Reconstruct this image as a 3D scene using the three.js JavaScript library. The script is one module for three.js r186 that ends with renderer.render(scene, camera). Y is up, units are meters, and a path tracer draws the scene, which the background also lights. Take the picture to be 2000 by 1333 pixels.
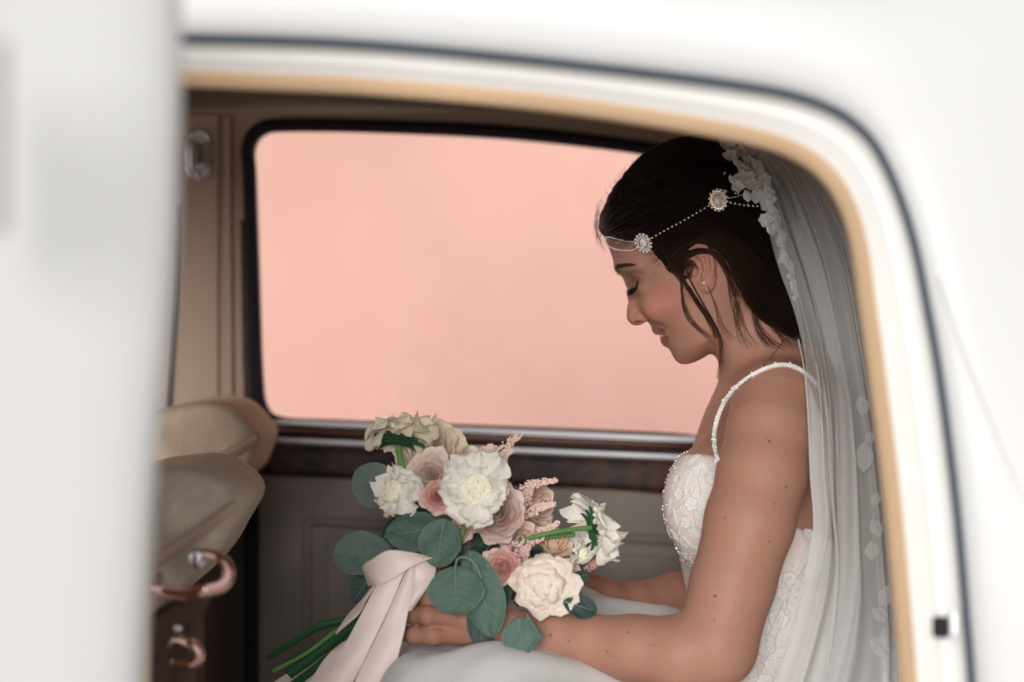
import * as THREE from 'three';
import { mergeGeometries } from 'three/addons/utils/BufferGeometryUtils.js';
import { RoundedBoxGeometry } from 'three/addons/geometries/RoundedBoxGeometry.js';

// ---------- camera, sky, sun, exposure ----------
const EYE = 1.15, D = 2.6, K = 1850;          // eye height, metres to the bride, photo pixels per metre at the bride
const scene = new THREE.Scene();
const camera = new THREE.PerspectiveCamera(2 * Math.atan(666.5 / K / D) * 180 / Math.PI, 2000 / 1333, 0.05, 200);
camera.position.set(0, EYE, D);
camera.lookAt(0, EYE, 0);
camera.focus = 2.5;
camera.userData.fStop = 2.4;
camera.updateProjectionMatrix();
scene.add(camera);

const skyW = 64, skyH = 32, skyData = new Float32Array(skyW * skyH * 4);
for (let j = 0; j < skyH; j++) {
  const up = Math.sin(((j + 0.5) / skyH - 0.5) * Math.PI), l = up > 0 ? 0.42 + 0.06 * (1 - up) ** 2 : 0.3;
  for (let i = 0; i < skyW; i++) skyData.set([l * 0.985, l, l * 1.02, 1], (j * skyW + i) * 4);
}
const sky = new THREE.DataTexture(skyData, skyW, skyH, THREE.RGBAFormat, THREE.FloatType);
sky.mapping = THREE.EquirectangularReflectionMapping; sky.magFilter = THREE.LinearFilter; sky.needsUpdate = true;
scene.background = sky; scene.environment = sky;

const sun = new THREE.DirectionalLight(0xfffdfb, 2.2);
sun.target.position.set(0, 1, -0.3); sun.position.set(-0.75, 1 + 0.8, 6.7);
sun.castShadow = true; sun.shadow.radius = 42; sun.shadow.mapSize.set(2048, 2048);
Object.assign(sun.shadow.camera, { left: -5, right: 5, top: 5, bottom: -5, near: 0.5, far: 20 });
scene.add(sun, sun.target);

const renderer = new THREE.WebGLRenderer({ antialias: true });
renderer.toneMapping = THREE.LinearToneMapping;
renderer.toneMappingExposure = 1.5;
renderer.shadowMap.enabled = true;

// ---------- helpers ----------
const V3 = (x, y, z) => new THREE.Vector3(x, y, z);
const at = (px, py, z = 0) => { const s = (D - z) / D / K; return V3((px - 1000) * s, EYE - (py - 666.5) * s, z); };   // a pixel of the photograph at a depth z
const mm = (px, z = 0) => px * (D - z) / D / K;                                                               // photo pixels to metres at depth z
const mix = (a, b, t) => a + (b - a) * t, clamp = (x, a, b) => Math.min(b, Math.max(a, x));
const sstep = (a, b, x) => { const t = clamp((x - a) / (b - a), 0, 1); return t * t * (3 - 2 * t); };
function rng(seed) { let s = seed >>> 0; return () => { s = (s + 0x6d2b79f5) | 0; let t = Math.imul(s ^ (s >>> 15), 1 | s); t = (t + Math.imul(t ^ (t >>> 7), 61 | t)) ^ t; return ((t ^ (t >>> 14)) >>> 0) / 4294967296; }; }
const hash3 = (x, y, z) => { let h = Math.imul(x, 374761393) ^ Math.imul(y, 668265263) ^ Math.imul(z, 2147483647 ^ 961748927); h = Math.imul(h ^ (h >>> 13), 1274126177); return ((h ^ (h >>> 16)) >>> 0) / 4294967296; };
function vnoise(x, y, z = 0) {
  const i = Math.floor(x), j = Math.floor(y), k = Math.floor(z), f = (t) => t * t * (3 - 2 * t), u = f(x - i), v = f(y - j), w = f(z - k);
  const l = (dz) => mix(mix(hash3(i, j, k + dz), hash3(i + 1, j, k + dz), u), mix(hash3(i, j + 1, k + dz), hash3(i + 1, j + 1, k + dz), u), v);
  return mix(l(0), l(1), w);
}
const fbm = (x, y, z = 0, o = 4) => { let s = 0, a = 0.5, n = 0; for (let i = 0; i < o; i++) { s += a * vnoise(x, y, z); n += a; a *= 0.5; x = x * 2.03 + 11; y = y * 2.03 + 5; z *= 2.03; } return s / n; };
const srgb = (r, g, b) => new THREE.Color().setRGB(r / 255, g / 255, b / 255, THREE.SRGBColorSpace);

const used = {};
function numbered(n) { const k = used[n] = (used[n] ?? -1) + 1; return k ? n + '_' + String(k).padStart(3, '0') : n; }
function shade(o) { o.castShadow = o.receiveShadow = true; return o; }
function thing(name, label, category, pos = V3(0, 0, 0)) { const o = new THREE.Group(); o.name = numbered(name); o.position.copy(pos); o.userData = { label, category }; scene.add(o); return o; }
function part(name, geo, mat, parent, label, kind) {
  const o = shade(new THREE.Mesh(geo, mat)); o.name = name; parent.add(o);
  if (label) o.userData.label = label; if (kind) o.userData.kind = kind;
  return o;
}
function group(name, parent, label) { const o = new THREE.Group(); o.name = name; if (label) o.userData.label = label; parent.add(o); return o; }

function prep(g, color) {
  if (!g.index) g.setIndex([...Array(g.attributes.position.count).keys()]);
  if (!g.attributes.normal) g.computeVertexNormals();
  const n = g.attributes.position.count;
  if (!g.attributes.uv) g.setAttribute('uv', new THREE.BufferAttribute(new Float32Array(n * 2), 2));
  for (const k of Object.keys(g.attributes)) if (!['position', 'normal', 'uv', 'color'].includes(k)) g.deleteAttribute(k);
  if (color && !g.attributes.color) { const a = new Float32Array(n * 3); for (let i = 0; i < n; i++) a.set([color.r, color.g, color.b], i * 3); g.setAttribute('color', new THREE.BufferAttribute(a, 3)); }
  return g;
}
const merge = (list, color) => mergeGeometries(list.map((g) => prep(g, color)), false);
function tint(g, f) {                                             // vertex colours from position
  const p = g.attributes.position, a = new Float32Array(p.count * 3), v = new THREE.Vector3();
  for (let i = 0; i < p.count; i++) { v.fromBufferAttribute(p, i); const c = f(v, i); a.set([c.r, c.g, c.b], i * 3); }
  g.setAttribute('color', new THREE.BufferAttribute(a, 3)); return g;
}
function grid(nu, nv, f, uvf) {                                   // sheet from f(u, v) with u, v in 0..1
  const pos = [], uv = [], idx = [];
  for (let j = 0; j <= nv; j++) for (let i = 0; i <= nu; i++) { const p = f(i / nu, j / nv); pos.push(p.x, p.y, p.z); const t = uvf ? uvf(i / nu, j / nv, p) : [i / nu, j / nv]; uv.push(t[0], t[1]); }
  for (let j = 0; j < nv; j++) for (let i = 0; i < nu; i++) { const a = j * (nu + 1) + i, b = a + 1, c = a + nu + 1, d = c + 1; idx.push(a, b, d, a, d, c); }
  const g = new THREE.BufferGeometry();
  g.setAttribute('position', new THREE.Float32BufferAttribute(pos, 3)); g.setAttribute('uv', new THREE.Float32BufferAttribute(uv, 2)); g.setIndex(idx); g.computeVertexNormals();
  return g;
}
function loft(rows, closed) {                                     // skin over rows of points; uv in metres
  const n = rows[0].length, m = rows.length, pos = [], uv = [], idx = [];
  for (let j = 0; j < m; j++) { let s = 0; for (let i = 0; i < n; i++) { const p = rows[j][i]; if (i) s += p.distanceTo(rows[j][i - 1]); pos.push(p.x, p.y, p.z); uv.push(s, j * 0.02); } }
  for (let j = 0; j < m - 1; j++) for (let i = 0; i < (closed ? n : n - 1); i++) { const a = j * n + i, b = j * n + (i + 1) % n, c = a + n, d = b + n; idx.push(a, b, d, a, d, c); }
  const g = new THREE.BufferGeometry();
  g.setAttribute('position', new THREE.Float32BufferAttribute(pos, 3)); g.setAttribute('uv', new THREE.Float32BufferAttribute(uv, 2)); g.setIndex(idx); g.computeVertexNormals();
  return g;
}
const smooth = (pts, n, closed = false) => new THREE.CatmullRomCurve3(pts, closed, 'centripetal').getPoints(n);
function tube(pts, r, sides = 6, closed = false, flat = 1, cap = true) {          // pts: dense points; r: number or f(t); flat squashes across the second axis
  const n = pts.length, rows = [], T = new THREE.Vector3(), N = new THREE.Vector3(), B = new THREE.Vector3();
  for (let i = 0; i < n; i++) {
    const a = closed ? pts[(i + n - 1) % n] : pts[Math.max(0, i - 1)], b = closed ? pts[(i + 1) % n] : pts[Math.min(n - 1, i + 1)];
    T.subVectors(b, a).normalize();
    if (!i) { N.set(0, 0, 1).addScaledVector(T, -T.z); if (N.lengthSq() < 0.01) N.set(0, 1, 0).addScaledVector(T, -T.y); N.normalize(); } else N.addScaledVector(T, -N.dot(T)).normalize();
    B.crossVectors(T, N);
    const rad = typeof r === 'function' ? r(i / (n - 1)) : r, row = [];
    for (let k = 0; k <= sides; k++) { const t = k / sides * Math.PI * 2; row.push(pts[i].clone().addScaledVector(N, Math.cos(t) * rad * flat).addScaledVector(B, Math.sin(t) * rad)); }
    rows.push(row);
  }
  if (closed) rows.push(rows[0].map((p) => p.clone()));
  else if (cap) { rows.unshift(rows[0].map(() => pts[0].clone())); rows.push(rows[n].map(() => pts[n - 1].clone())); }
  return loft(rows);
}
const planar = (g, k = 1) => { const p = g.attributes.position, u = g.attributes.uv; for (let i = 0; i < p.count; i++) u.setXY(i, (p.getX(i) + p.getZ(i) * 0.6) * k, (p.getY(i) - p.getZ(i) * 0.5) * k); return g; };
function place(g, pos, normal, spin = 0, s = 1, up) {             // turns a geometry built round +z to face along normal at pos
  const q = new THREE.Quaternion().setFromUnitVectors(V3(0, 0, 1), normal.clone().normalize());
  const m = new THREE.Matrix4().compose(pos, q.multiply(new THREE.Quaternion().setFromAxisAngle(V3(0, 0, 1), spin)), typeof s === 'number' ? V3(s, s, s) : s);
  return g.clone().applyMatrix4(m);
}
function prism(pts, depth, bevel = 0.003, hole) {                 // pts: Vector3 list in one z plane; extruded towards +z by depth
  const sh = new THREE.Shape(pts.map((p) => new THREE.Vector2(p.x, p.y)));
  if (hole) sh.holes.push(new THREE.Path(hole.map((p) => new THREE.Vector2(p.x, p.y))));
  const g = new THREE.ExtrudeGeometry(sh, { depth: depth - 2 * bevel, bevelEnabled: bevel > 0, bevelThickness: bevel, bevelSize: bevel, bevelOffset: -bevel, bevelSegments: 3, curveSegments: 8 });
  return g.translate(0, 0, pts[0].z + bevel);
}

// ---------- textures ----------
function dataTex(w, h, f, color) {
  const d = new Uint8Array(w * h * 4);
  for (let j = 0; j < h; j++) for (let i = 0; i < w; i++) { const c = f(i / w, j / h, i, j); d.set(typeof c === 'number' ? [c * 255, c * 255, c * 255, 255] : [c[0] * 255, c[1] * 255, c[2] * 255, 255], (j * w + i) * 4); }
  const t = new THREE.DataTexture(d, w, h); t.wrapS = t.wrapT = THREE.RepeatWrapping; t.magFilter = THREE.LinearFilter; t.minFilter = THREE.LinearMipmapLinearFilter; t.generateMipmaps = true;
  if (color) t.colorSpace = THREE.SRGBColorSpace; t.needsUpdate = true; return t;
}
// noise that tiles: blends the four shifted copies
const bl = (a, b, c, d, u, v) => mix(mix(a, b, u), mix(c, d, u), v);
const tile = (f) => (u, v) => { const a = f(u, v), b = f(u - 1, v), c = f(u, v - 1), d = f(u - 1, v - 1); return typeof a === 'number' ? bl(a, b, c, d, u, v) : a.map((x, k) => bl(x, b[k], c[k], d[k], u, v)); };
const rep = (t, x, y = x) => { const c = t.clone(); c.repeat.set(x, y); c.needsUpdate = true; return c; };
const M = {};
const std = (o) => new THREE.MeshStandardMaterial({ side: THREE.DoubleSide, ...o });
const phy = (o) => new THREE.MeshPhysicalMaterial({ side: THREE.DoubleSide, ...o });
{
  const fine = dataTex(256, 256, tile((u, v) => 0.5 * fbm(u * 40, v * 40, 1, 3) + 0.5 * hash3(Math.floor(u * 256), Math.floor(v * 256), 3)));
  const soft = dataTex(256, 256, tile((u, v) => fbm(u * 9, v * 9, 7, 5)));
  const skinB = dataTex(512, 512, tile((u, v) => 0.6 * fbm(u * 90, v * 90, 2, 2) + 0.4 * fbm(u * 22, v * 22, 5, 3)));
  const wood = dataTex(512, 256, tile((u, v) => { const w = fbm(u * 5, v * 5, 3, 4), k = fbm(u * 16 + w * 6, v * 9 + w * 7, 1, 4), q = sstep(0.32, 0.75, k); return [mix(0.10, 0.30, q), mix(0.07, 0.16, q), mix(0.07, 0.125, q)]; }), true);
  const plaster = dataTex(512, 512, tile((u, v) => { const a = fbm(u * 4, v * 4, 2, 5), b = fbm(u * 40, v * 40, 4, 3), k = 0.925 + 0.12 * a + 0.03 * b; return [0.825 * k, 0.65 * k, 0.60 * k]; }), true);
  const velvet = dataTex(512, 512, tile((u, v) => { const a = fbm(u * 12, v * 8, 2, 4), b = hash3(Math.floor(u * 512), Math.floor(v * 512), 1), k = 0.62 + 0.5 * a + 0.12 * b; return [k * 0.9, k * 0.9, k * 0.9]; }), true);
  const net = dataTex(512, 512, (u, v, i, j) => { // knotted net: hexagon-like cells, some 64 across
    const x = u * 40, y = v * 40, r = Math.floor(y), xx = x + (r & 1) * 0.5, fx = xx - Math.floor(xx) - 0.5, fy = y - r - 0.5, d = Math.hypot(fx, fy * 1.05);
    return d > 0.34 ? 0.97 : 0.62;
  });
  const satin = dataTex(256, 256, (u, v, i, j) => 0.5 + 0.25 * hash3(i, j >> 4, 1) + 0.1 * ((j & 1) ? 1 : 0));
  M.paint = phy({ color: new THREE.Color(0.635, 0.632, 0.625), roughness: 0.5, clearcoat: 0.12, clearcoatRoughness: 0.3, bumpMap: rep(soft, 1.2), bumpScale: 0.0006 });
  M.jamb = phy({ color: new THREE.Color(0.84, 0.83, 0.80), roughness: 0.4, clearcoat: 0.2, clearcoatRoughness: 0.3 });
  M.seal = std({ color: srgb(58, 70, 86), roughness: 0.6 });
  M.welt = std({ color: srgb(206, 174, 138), roughness: 0.9, bumpMap: rep(fine, 30), bumpScale: 0.0006 });
  M.trim = std({ color: srgb(182, 158, 140), roughness: 0.75, bumpMap: rep(fine, 12), bumpScale: 0.0003 });
  M.trimDark = std({ color: srgb(72, 62, 59), roughness: 0.8, bumpMap: rep(fine, 12), bumpScale: 0.0003 });
  M.card = std({ color: srgb(130, 121, 115), roughness: 0.8, bumpMap: rep(fine, 14), bumpScale: 0.0004 });
  M.lining = std({ color: srgb(160, 142, 124), roughness: 0.95, bumpMap: rep(fine, 10), bumpScale: 0.0005 });
  M.rubber = std({ color: srgb(24, 22, 25), roughness: 0.8 });
  M.wood = phy({ map: rep(wood, 2.2, 4), roughness: 0.6, clearcoat: 0.05, clearcoatRoughness: 0.3, specularIntensity: 0.5 });
  M.chrome = std({ color: new THREE.Color(0.78, 0.78, 0.8), metalness: 1, roughness: 0.08 });
  M.frameGrey = std({ color: srgb(176, 176, 170), roughness: 0.8 });
  M.pinkReflectChrome = std({ color: srgb(226, 184, 174), metalness: 1, roughness: 0.1 });  // chrome with the pink window reflection put into its colour
  M.satinChrome = std({ color: new THREE.Color(0.93, 0.92, 0.95), metalness: 0.3, roughness: 0.35 });
  M.glass = phy({ color: new THREE.Color(0.985, 0.985, 0.985), transmission: 1, thickness: 0, roughness: 0, ior: 1.5 });
  M.lens = phy({ color: srgb(120, 110, 100), roughness: 0.15, clearcoat: 1 });
  M.velvet = phy({ color: srgb(234, 208, 182), map: rep(velvet, 4), roughness: 1, sheen: 0.6, sheenColor: srgb(200, 170, 140), sheenRoughness: 0.5, bumpMap: rep(fine, 12), bumpScale: 0.0005 });
  M.velvetGrey = phy({ color: srgb(224, 208, 188), map: rep(velvet, 4), roughness: 1, sheen: 0.5, sheenColor: srgb(200, 180, 150), sheenRoughness: 0.5 });
  M.seatDark = std({ color: srgb(84, 58, 52), roughness: 0.7, bumpMap: rep(fine, 12), bumpScale: 0.0004 });
  M.wall = std({ map: rep(plaster, 0.35), roughness: 0.95, bumpMap: rep(soft, 1.5), bumpScale: 0.004 });
  M.ground = std({ color: new THREE.Color(0.5, 0.48, 0.45), roughness: 0.95, bumpMap: rep(soft, 1), bumpScale: 0.003 });
  M.skin = phy({ vertexColors: true, roughness: 0.52, specularIntensity: 0.5, sheen: 0.25, sheenColor: srgb(230, 150, 120), sheenRoughness: 0.6, bumpMap: rep(skinB, 14), bumpScale: 0.0005 });
  M.hair = phy({ color: srgb(50, 40, 39), roughness: 0.55, specularIntensity: 0.6 });
  M.strand = phy({ vertexColors: true, roughness: 0.42, specularIntensity: 0.8 });
  M.freckle = std({ color: srgb(138, 96, 78), roughness: 0.6 });
  M.lash = std({ color: srgb(14, 11, 11), roughness: 0.6 });
  M.brow = std({ color: srgb(84, 58, 48), roughness: 0.8 });
  M.teeth = phy({ color: srgb(235, 225, 212), roughness: 0.25 });
  M.mole = std({ color: srgb(72, 38, 26), roughness: 0.6 });
  M.tulle = phy({ color: new THREE.Color(0.92, 0.915, 0.90), roughness: 1, alphaMap: rep(net, 26), transparent: true, opacity: 0.88, transmission: 0.4, thickness: 0 });
  M.tulleThin = M.tulle.clone(); M.tulleThin.opacity = 0.6;
  M.tulleThick = phy({ color: new THREE.Color(0.82, 0.81, 0.79), roughness: 1, alphaMap: rep(net, 26), transparent: true, opacity: 0.95 });
  M.lace = std({ color: new THREE.Color(0.82, 0.80, 0.77), roughness: 0.9, bumpMap: rep(fine, 60), bumpScale: 0.0004 });
  M.laceSheer = std({ color: new THREE.Color(0.86, 0.85, 0.82), roughness: 0.9, transparent: true, opacity: 0.34 });
  M.nude = std({ color: srgb(230, 216, 208), roughness: 0.85, bumpMap: rep(fine, 40), bumpScale: 0.0003 });
  M.skirt = phy({ color: new THREE.Color(0.87, 0.865, 0.865), roughness: 0.7, sheen: 0.3, sheenColor: srgb(255, 250, 250), bumpMap: rep(fine, 30), bumpScale: 0.00025 });
  M.bead = phy({ color: new THREE.Color(0.85, 0.84, 0.82), roughness: 0.18, clearcoat: 1 });
  M.gem = new THREE.MeshPhysicalMaterial({ color: new THREE.Color(0.95, 0.92, 0.92), metalness: 0.35, roughness: 0.1, flatShading: true, clearcoat: 1 });
  M.gold = std({ color: srgb(196, 160, 118), metalness: 1, roughness: 0.3 });
  M.ribbon = phy({ color: srgb(232, 214, 208), roughness: 0.5, sheen: 0.6, sheenColor: srgb(255, 235, 230), sheenRoughness: 0.35, bumpMap: rep(satin, 40), bumpScale: 0.0001 });
  M.leaf = phy({ vertexColors: true, roughness: 0.6, specularIntensity: 0.5, bumpMap: rep(soft, 3), bumpScale: 0.0004 });
  M.vein = std({ color: srgb(128, 152, 132), roughness: 0.7 });
  M.stem = phy({ color: srgb(38, 84, 52), roughness: 0.45, bumpMap: rep(soft, 30), bumpScale: 0.0006 });
  M.stemLight = phy({ color: srgb(98, 138, 78), roughness: 0.5 });
  M.petal = phy({ vertexColors: true, roughness: 0.85, transmission: 0.32, thickness: 0, specularIntensity: 0.3, bumpMap: rep(soft, 2.5, 0.7), bumpScale: 0.0007 });
  M.floret = std({ vertexColors: true, roughness: 0.9 });
}

// ---------- setting ----------
{
  const g = new THREE.Mesh(new THREE.CircleGeometry(80, 64).rotateX(-Math.PI / 2), M.ground); shade(g); g.name = 'ground'; g.userData.kind = 'structure'; scene.add(g);
  const uv = g.geometry.attributes.uv; for (let i = 0; i < uv.count; i++) uv.setXY(i, uv.getX(i) * 160, uv.getY(i) * 160);
  const wg = new THREE.BoxGeometry(46, 14, 0.4), u2 = wg.attributes.uv; for (let i = 0; i < u2.count; i++) u2.setXY(i, u2.getX(i) * 46, u2.getY(i) * 14);
  const w = thing('building_wall', 'plain salmon pink plastered wall beyond the car window', 'wall', V3(0, 0, -10));
  const m = part('plaster', wg, M.wall, w); m.position.set(0, 7, 0);
}

// ---------- the car ----------
const car = thing('vintage_car', 'white vintage car with open rear door, wood trimmed window and tan front seats', 'car');
{
  // door opening of the body on the near side: outer edge (rubber seal) and inner edge (tan welt), point for point
  const pairs = [[300, 74, 300, 146], [355, 76, 355, 148], [520, 80, 520, 155], [700, 88, 700, 163], [1000, 115, 1000, 188], [1180, 135, 1150, 206], [1330, 153, 1280, 226], [1440, 168, 1390, 245], [1530, 184, 1480, 264], [1600, 205, 1545, 285], [1655, 233, 1600, 318], [1700, 275, 1640, 362],
    [1735, 335, 1668, 420], [1765, 410, 1686, 490], [1788, 490, 1698, 580], [1808, 590, 1712, 680], [1830, 710, 1726, 790], [1850, 850, 1740, 900], [1868, 1000, 1754, 1030], [1884, 1180, 1768, 1190], [1897, 1340, 1780, 1340], [1915, 1700, 1795, 1700], [1915, 2300, 1795, 2300], [1860, 2520, 1760, 2480], [1600, 2600, 1600, 2540], [1000, 2620, 1000, 2560],
    [400, 2600, 400, 2540], [240, 2500, 300, 2460], [200, 2200, 270, 2200], [200, 1400, 270, 1400], [205, 700, 275, 700], [212, 250, 280, 260], [235, 110, 285, 170]];
  const N = 420, zs = 0.66, zt = 0.63;
  const S = smooth(pairs.map((p) => at(p[0], p[1], zs)), N, true).slice(0, N), T = smooth(pairs.map((p) => at(p[2], p[3], zt)), N, true).slice(0, N);
  const nrm = S.map((p, i) => { const a = S[(i + N - 1) % N], b = S[(i + 1) % N]; return V3(-(b.y - a.y), b.x - a.x, 0).normalize(); });
  const c0 = at(1000, 1100, zs); nrm.forEach((n, i) => { if (n.dot(S[i].clone().sub(c0)) < 0) n.negate(); });
  // outer body shell: from the seal outwards; the roof rolls away, the quarter bulges slightly
  const rows = [], inner = [[0.0015, -0.012], [0.0018, -0.002], [0.006, 0.006], [0.016, 0.011], [0.035, 0.014], [0.07, 0.013], [0.12, 0.004], [0.19, -0.03], [0.27, -0.11], [0.34, -0.25], [0.38, -0.5]];
  for (const [o, dz] of inner) rows.push(S.map((p, i) => {
    const up = Math.max(0, nrm[i].y) ** 2, side = Math.max(0, nrm[i].x), z = zs + mix(Math.max(dz, -0.02) * 0.8 + 0.012 * Math.sin(p.y * 9) * o * 8, dz, up);
    const grow = o < 0.1 ? o : mix(o * 1.35, o * (0.62 + 0.1 * (1 - up)), up);
    return p.clone().addScaledVector(nrm[i], grow * (1 - 0.72 * sstep(0.2, 0.8, -nrm[i].x))).setZ(z);
  }));
  part('body_panel', loft(rows, true), M.paint, car, 'white body side and roof edge around the door opening');
  part('panel_seam', tube(smooth([[1835, 540], [1870, 650], [1920, 780], [1970, 900], [2040, 1050]].map((p) => at(p[0], p[1], zs + 0.013)), 30), 0.0016, 6), M.jamb, car);
  // jamb from seal to welt with a step
  const jr = [];
  for (const [t, dz, o] of [[0, 0.002, 0], [0.05, -0.012, 0], [0.3, -0.02, 0], [0.42, -0.024, 0.0], [0.45, -0.045, 0], [0.5, -0.05, 0], [0.8, -0.095, 0], [1, -0.035, 0]]) jr.push(S.map((p, i) => p.clone().lerp(T[i].clone().setZ(zs), t).setZ(zs + dz)));
  // the lofted points slide inwards with depth, so perspective is kept by using the true inner curve for the last rows
  jr[jr.length - 1] = T.map((p) => p.clone());
  for (const k of [4, 5, 6]) jr[k] = S.map((p, i) => p.clone().lerp(T[i], [0.5, 0.54, 0.8][k - 4]));
  part('door_jamb', loft(jr, true), M.jamb, car, 'cream painted inner edge of the door opening');
  part('door_seal', tube(S.map((p, i) => p.clone().addScaledVector(nrm[i], -0.0005).setZ(zs + 0.006)), 0.0031, 8, true), M.seal, car, 'dark blue rubber seal round the door opening');
  part('trim_welt', tube(T.map((p, i) => p.clone().addScaledVector(nrm[i], -0.002)), 0.0076, 10, true), M.welt, car, 'tan cloth welt round the inside of the door opening');
  // inner skirt from the welt to the cabin lining
  part('opening_lining', loft([T.map((p, i) => p.clone().addScaledVector(nrm[i], 0.002).setZ(zt - 0.002)), T.map((p, i) => p.clone().addScaledVector(nrm[i], 0.05).setZ(zt - 0.03)), T.map((p, i) => p.clone().addScaledVector(nrm[i], 0.16).setZ(zt - 0.05))], true), M.lining, car);
  // latch recess on the rear jamb
  const st = group('latch', car, 'dark latch recess on the rear edge of the door opening'); const lp = at(1838, 1226, 0.648);
  part('recess', new RoundedBoxGeometry(0.0125, 0.0165, 0.012, 3, 0.003).translate(lp.x, lp.y, lp.z), M.rubber, st);
  const l2 = at(1864, 1218, 0.65); part('striker', new RoundedBoxGeometry(0.008, 0.02, 0.01, 3, 0.003).translate(l2.x, l2.y, l2.z), M.satinChrome, st);

  // cabin shell: roof, floor, rear and front bulkheads
  const B = (x0, x1, y0, y1, z0, z1, r = 0.006) => new RoundedBoxGeometry(x1 - x0, y1 - y0, z1 - z0, 3, r).translate((x0 + x1) / 2, (y0 + y1) / 2, (z0 + z1) / 2);
  const roofTop = EYE + 0.36;
  part('roof_lining', grid(24, 24, (u, v) => V3(mix(-1.6, 1.05, u), roofTop - 0.17 * v ** 9  - 0.02 * (2 * u - 1) ** 4, mix(-0.415, 0.56, v))), M.lining, car);
  part('roof_skin', grid(24, 24, (u, v) => V3(mix(-1.65, 1.1, u), roofTop + 0.05 - 0.10 * Math.abs(2 * v - 1) ** 4 - 0.02 * (2 * u - 1) ** 4, mix(-0.52, 0.48, v))), M.paint, car);
  part('floor', B(-1.6, 1.1, 0.34, 0.38, -0.5, 0.6), M.trimDark, car);
  part('rear_bulkhead', B(0.98, 1.02, 0.36, EYE + 0.02, -0.48, 0.6), M.lining, car); part('rear_header', B(0.98, 1.02, EYE + 0.27, EYE + 0.36, -0.48, 0.6), M.trimDark, car);  // stops low for the added rear window; pale lining bounces light to the veil
  const rw = group('added_rear_window', car, 'unseen rear window added to light the veil from behind'); part('glass', B(0.996, 1.0, EYE + 0.02, EYE + 0.27, -0.36, 0.5, 0.001), M.glass, rw); part('frame', B(0.975, 1.02, EYE + 0.02, EYE + 0.27, -0.48, -0.36), M.trimDark, rw); part('frame', B(0.975, 1.02, EYE + 0.02, EYE + 0.27, 0.5, 0.6), M.trimDark, rw);  // out of view; opened in the bulkhead to backlight the veil

  // ----- far side, z = -0.42
  const zf = -0.42, F = (x, y, z = zf) => at(x, y, z);
  const R = (pts, n) => smooth(pts.map((p) => F(p[0], p[1])), n, true).slice(0, n);
  const win = R([[486, 330], [484, 290], [494, 264], [516, 249], [560, 245], [800, 249], [1000, 259], [1200, 281], [1320, 300], [1420, 320], [1460, 345], [1475, 390], [1480, 600], [1478, 800], [1465, 850], [1430, 866], [1300, 858], [900, 842], [640, 832], [550, 827], [520, 815], [506, 790], [500, 740], [492, 520]], 160);
  const winIn = win.map((p) => { const c = F(980, 560); return p.clone().sub(c).multiplyScalar(1.0).add(c); });
  part('side_trim', prism([[296, -60], [296, 215], [296, 480], [296, 800], [296, 905], [2300, 980], [2300, -60]].map((p) => F(p[0], p[1], zf - 0.03)), 0.03, 0.002, win), M.trim, car, 'brown trim panel around the far window');
  const pill = group('pillar_trim', car, 'brown pillar panels left of the far window');
  part('panel', prism([[358, 222], [428, 222], [428, 905], [340, 905], [352, 560]].map((p) => F(p[0], p[1], zf)), 0.008, 0.003), M.trim, pill);
  part('panel', prism([[438, 226], [452, 226], [458, 905], [444, 905]].map((p) => F(p[0], p[1], zf)), 0.010, 0.004), M.trim, pill);
  part('bead', tube([[345, 400], [342, 560], [330, 760], [322, 905]].map((p) => F(p[0], p[1], zf + 0.004)), 0.004, 8), M.trimDark, pill);
  part('header_rail', prism([[300, 150], [300, 212], [470, 213], [760, 213], [1100, 236], [1400, 276], [1700, 330], [2200, 420], [2200, 150]].map((p) => F(p[0], p[1], zf)), 0.014, 0.004), M.trim, car, 'brown header rail above the far window');
  const sw = group('side_window', car, 'far side window with black rubber frame');
  part('rubber_frame', tube(win, 0.0085, 10, true, 1.5), M.rubber, sw);
  part('rubber_lip', tube(win.map((p) => p.clone().setZ(zf - 0.022)), 0.006, 8, true), M.rubber, sw);
  const cI = F(985, 560, zf - 0.03), chan = win.map((p) => { const d = p.clone().setZ(zf - 0.03).sub(cI); return cI.clone().add(d.multiplyScalar(1 - 0.0045 / d.length())); });
  part('glass_channel', tube(chan, 0.0028, 8, true), M.satinChrome, sw);
  part('glass', new THREE.ShapeGeometry(new THREE.Shape(win.map((p) => new THREE.Vector2(p.x, p.y)))).translate(0, -F(980, 560).y, 0).rotateX(0.1).translate(0, F(980, 560).y, zf - 0.036), M.glass, sw);
  const strip = (x0, y0, x1, y1, h, z, m, name, d = 0.01) => part(name, prism([[x0, y0 - h / 2], [x0, y0 + h / 2], [x1, y1 + h / 2], [x1, y1 - h / 2]].map((p) => F(p[0], p[1], z)), d, 0.0015), m, sw);
  const bar = (x0, y0, x1, y1, r, z, m, flat = 1) => part('chrome_strip', tube(smooth([F(x0, y0, z), F(x1, y1, z)], 8), mm(r, zf), 14, false, flat), m, sw);
  bar(536, 825, 1480, 865, 6, zf + 0.010, M.satinChrome); bar(530, 840, 1480, 881, 8, zf + 0.006, M.pinkReflectChrome);  // second strip: pink reflection tinted into the metal
  strip(500, 851, 1500, 894, 7, zf + 0.002, M.rubber, 'rubber_strip', 0.012);
  bar(505, 858, 1500, 901, 5.5, zf + 0.012, M.satinChrome);
  part('wood_rail', prism([[478, 864], [1500, 906], [2300, 940], [2300, 1020], [1500, 975], [1200, 957], [800, 938], [478, 926]].map((p) => F(p[0], p[1], zf)), 0.03, 0.009), M.wood, car, 'dark burr wood rail under the far window');
  part('wood_post', prism([[470, 430], [489, 430], [500, 760], [520, 815], [545, 832], [545, 868], [480, 866], [474, 700]].map((p) => F(p[0], p[1], zf)), 0.006, 0.002), M.wood, car);
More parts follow.
